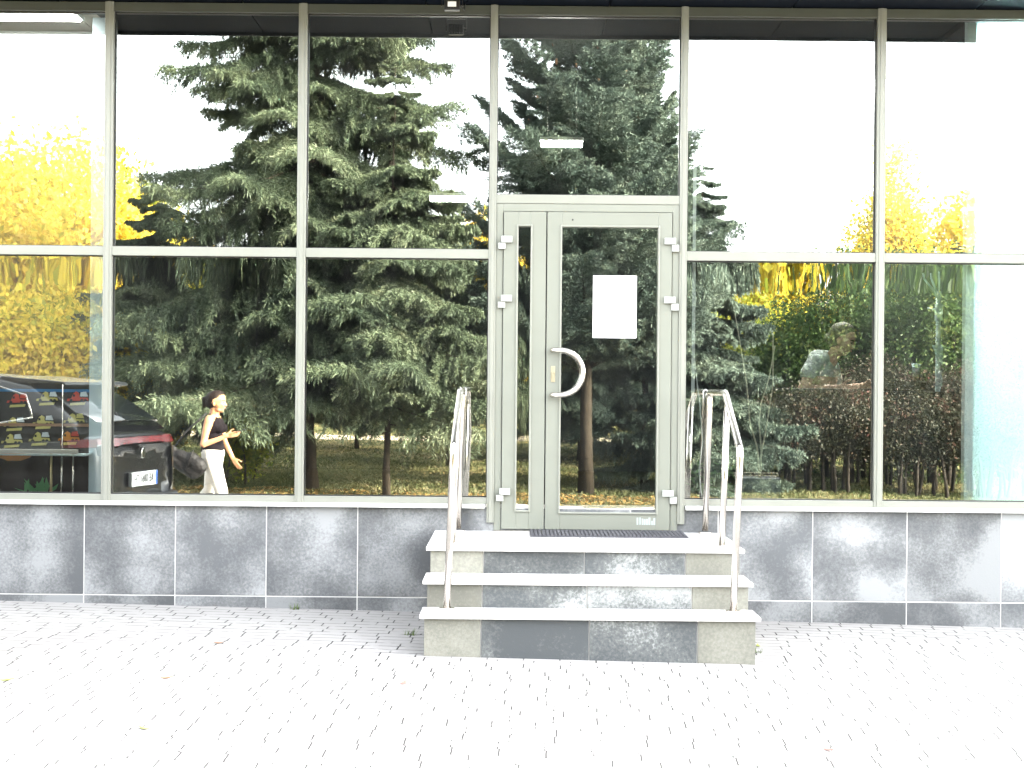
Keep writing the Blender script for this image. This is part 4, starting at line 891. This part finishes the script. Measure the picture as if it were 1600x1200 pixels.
blob('tank_top', [((.0, -.07, 1.25), (.0, .07, 1.25), .103, .103), ((.0, -.055, 1.10), (.0, .055, 1.10), .094, .094), ((0, -.06, 1.02), (0, .06, 1.02), .102, .102), ((0, -.07, .975), (0, .07, .975), .108, .108), ((.078, .07, 1.215), .06), ((.078, -.07, 1.215), .06),
     ((.03, .085, 1.28), (-.005, .10, 1.365), .03, .017), ((.03, -.085, 1.28), (-.005, -.10, 1.365), .03, .017), ((-.05, .085, 1.27), (-.01, .10, 1.362), .03, .017), ((-.05, -.085, 1.27), (-.01, -.10, 1.362), .03, .017)], top, W, .006, 5)
blob('trousers', [((0, -.06, .985), (0, .06, .985), .103, .103), ((0, -.08, .92), (0, .08, .92), .112, .112), ((0, .09, .88), (.13, .09, .5), .103, .078), ((.13, .09, .5), (.12, .09, .13), .078, .085), ((0, -.09, .88), (-.05, -.09, .5), .103, .078), ((-.05, -.09, .5), (-.26, -.09, .19), .078, .08)], plain('white trousers', (.6, .56, .5), .8, bump=.3, bscale=12), W, .008, 6)
blob('shoes', [((.11, .09, .045), (.24, .09, .035), .043, .036), ((-.31, -.09, .10), (-.20, -.09, .032), .043, .034)], M['int_white'], W, .007, 3)
wx, wy = -3.27, -6.5; wz = gz(wx, wy) + .005; W.location = (wx, wy, wz); W.scale = (.95, .95, .95); W.rotation_euler = (0, 0, R(4))
def place(root): root.scale = (.95, .95, .95); root.location = (wx, wy, wz); root.rotation_euler = (0, 0, R(4))
ph = empty('phone', (0, 0, 0), 'dark phone held up in the walking woman\'s hand', 'phone')
m4 = Matrix.Translation((.33, .135, 1.178)) @ Matrix.Rotation(R(-20), 4, 'Y')
q = MB().box(-.075, .075, -.036, .036, -.004, .004); q.v = [tuple(m4 @ Vector(v)) for v in q.v]; q.build('case', M['black'], ph, bevel=.003, keep=False)
q = MB().box(-.07, .07, -.032, .032, .0042, .005); q.v = [tuple(m4 @ Vector(v)) for v in q.v]; q.build('screen', cglass, ph, keep=False)
place(ph)
bg = empty('shoulder_bag', (0, 0, 0), 'large slouchy black leather bag hanging at the walking woman\'s hip', 'bag')
lea = plain('black leather', (.005, .004, .004), .55, 0, .3, .2, 10, .8, 40)
blob('bag_body', [((-.37, .26, .99), (-.36, .27, .86), .035, .075), ((-.36, .27, .86), (-.14, .25, .72), .075, .075), ((-.30, .26, .90), (-.10, .25, .80), .075, .095), ((-.16, .26, .88), (-.08, .25, .78), .07, .08), ((-.14, .25, .70), (-.07, .25, .74), .05, .05)], lea, bg, .009, 10)
MB().tube([(-.36, .27, .99), (-.25, .25, 1.16), (-.10, .21, 1.30), (-.03, .15, 1.385), (.0, .12, 1.375), (-.02, .20, 1.2), (-.06, .26, .95)], .010, 8).build('strap', lea, bg, smooth=True, keep=False)
MB().tube([(-.12, .34, .97), (-.16, .355, .86), (-.2, .34, .74)], .008, 6).build('side_strap', lea, bg, smooth=True, keep=False)
place(bg)
# the person sitting behind the counter
Q = empty('person', (0, 0, 0), 'person in a pale grey t-shirt sitting behind the counter and looking down', 'person')
hx, hz = ix(1322, 528, 1.5); sh = hz-.20
caps = []
# local frame: faces +x, origin at the seat
P2 = head((.16, 0, 1.245), (1, 0, -.42), caps, None)
eA, wA = (-.06, -.31, .86), (.20, -.22, .88); eB, wB = (.06, .26, .86), (.30, .14, .90)
caps += [((.05, 0, 1.06), (.13, 0, 1.19), .055, .052), ((.0, -.14, 1.085), (.0, .14, 1.085), .065, .06), ((0, -.07, .95), (0, .07, .95), .105, .105), ((-.02, -.06, .8), (-.02, .06, .8), .1, .1), ((-.02, -.09, .66), (-.02, .09, .66), .115, .115),
         ((.0, -.175, 1.07), eA, .052, .04), (eA, wA, .04, .026), ((.0, .175, 1.07), eB, .052, .04), (eB, wB, .04, .026),
         ((0, .1, .64), (.42, .12, .62), .085, .06), ((.42, .12, .62), (.38, .12, .18), .058, .038), ((0, -.1, .64), (.42, -.12, .62), .085, .06), ((.42, -.12, .62), (.38, -.12, .18), .058, .038),
         ((.38, .12, .14), (.52, .12, .12), .035, .028), ((.38, -.12, .14), (.52, -.12, .12), .035, .028)]
caps += hand(wA, (1, .3, -.1), (0, .5, .9), .5) + hand(wB, (1, -.3, -.1), (0, -.5, .9), .5)
bq = blob('body', caps, skin2, Q, .007, 6); face(P2, bq, lip, hairm)
grey = plain('pale grey cotton', (.40, .45, .43), .85, bump=.3, bscale=15)
blob('t_shirt', [((.0, -.12, 1.09), (.0, .12, 1.09), .08, .08), ((0, -.065, 1.0), (0, .065, 1.0), .112, .112), ((-.02, -.07, .8), (-.02, .07, .8), .125, .125), ((-.02, -.08, .68), (-.02, .08, .68), .135, .135), ((.0, -.165, 1.075), (-.035, -.245, .985), .068, .062), ((.0, .175, 1.065), (.03, .23, .94), .078, .07)], grey, Q, .006, 3)
blob('hair', [(P2(-.035, 0, .04), .089), (P2(-.02, 0, .055), .085), (P2(.005, 0, .075), .062), (P2(-.05, 0, -.01), .075), (P2(-.10, 0, -.03), .045)], plain('grey brown hair', (.10, .085, .07), .6), Q, .007, 5)
blob('trousers', [((-.02, -.09, .64), (-.02, .09, .64), .128, .128), ((0, .1, .64), (.43, .12, .62), .1, .075), ((.43, .12, .62), (.38, .12, .2), .072, .06), ((0, -.1, .64), (.43, -.12, .62), .1, .075), ((.43, -.12, .62), (.38, -.12, .2), .072, .06)], top, Q, .01, 4)
Q.location = (hx-.15, 1.66, hz-1.26); Q.rotation_euler = (0, 0, R(-28))
base = Q.location
st = empty('bar_stool', (base[0], base[1], .55), 'bar stool under the person sitting behind the counter', 'stool')
zs = base[2]+.52
MB().tube([(base[0]-.02, base[1], zs-.05), (base[0]-.02, base[1], zs)], .18, 24).build('seat', M['black'], st, bevel=.01)
MB().tube([(base[0]-.02, base[1], .56), (base[0]-.02, base[1], zs-.0505)], .025, 12).build('column', M['steel'], st, smooth=True)
MB().tube([(base[0]-.02, base[1], .551), (base[0]-.02, base[1], .565)], .2, 24).build('foot_plate', M['steel'], st)
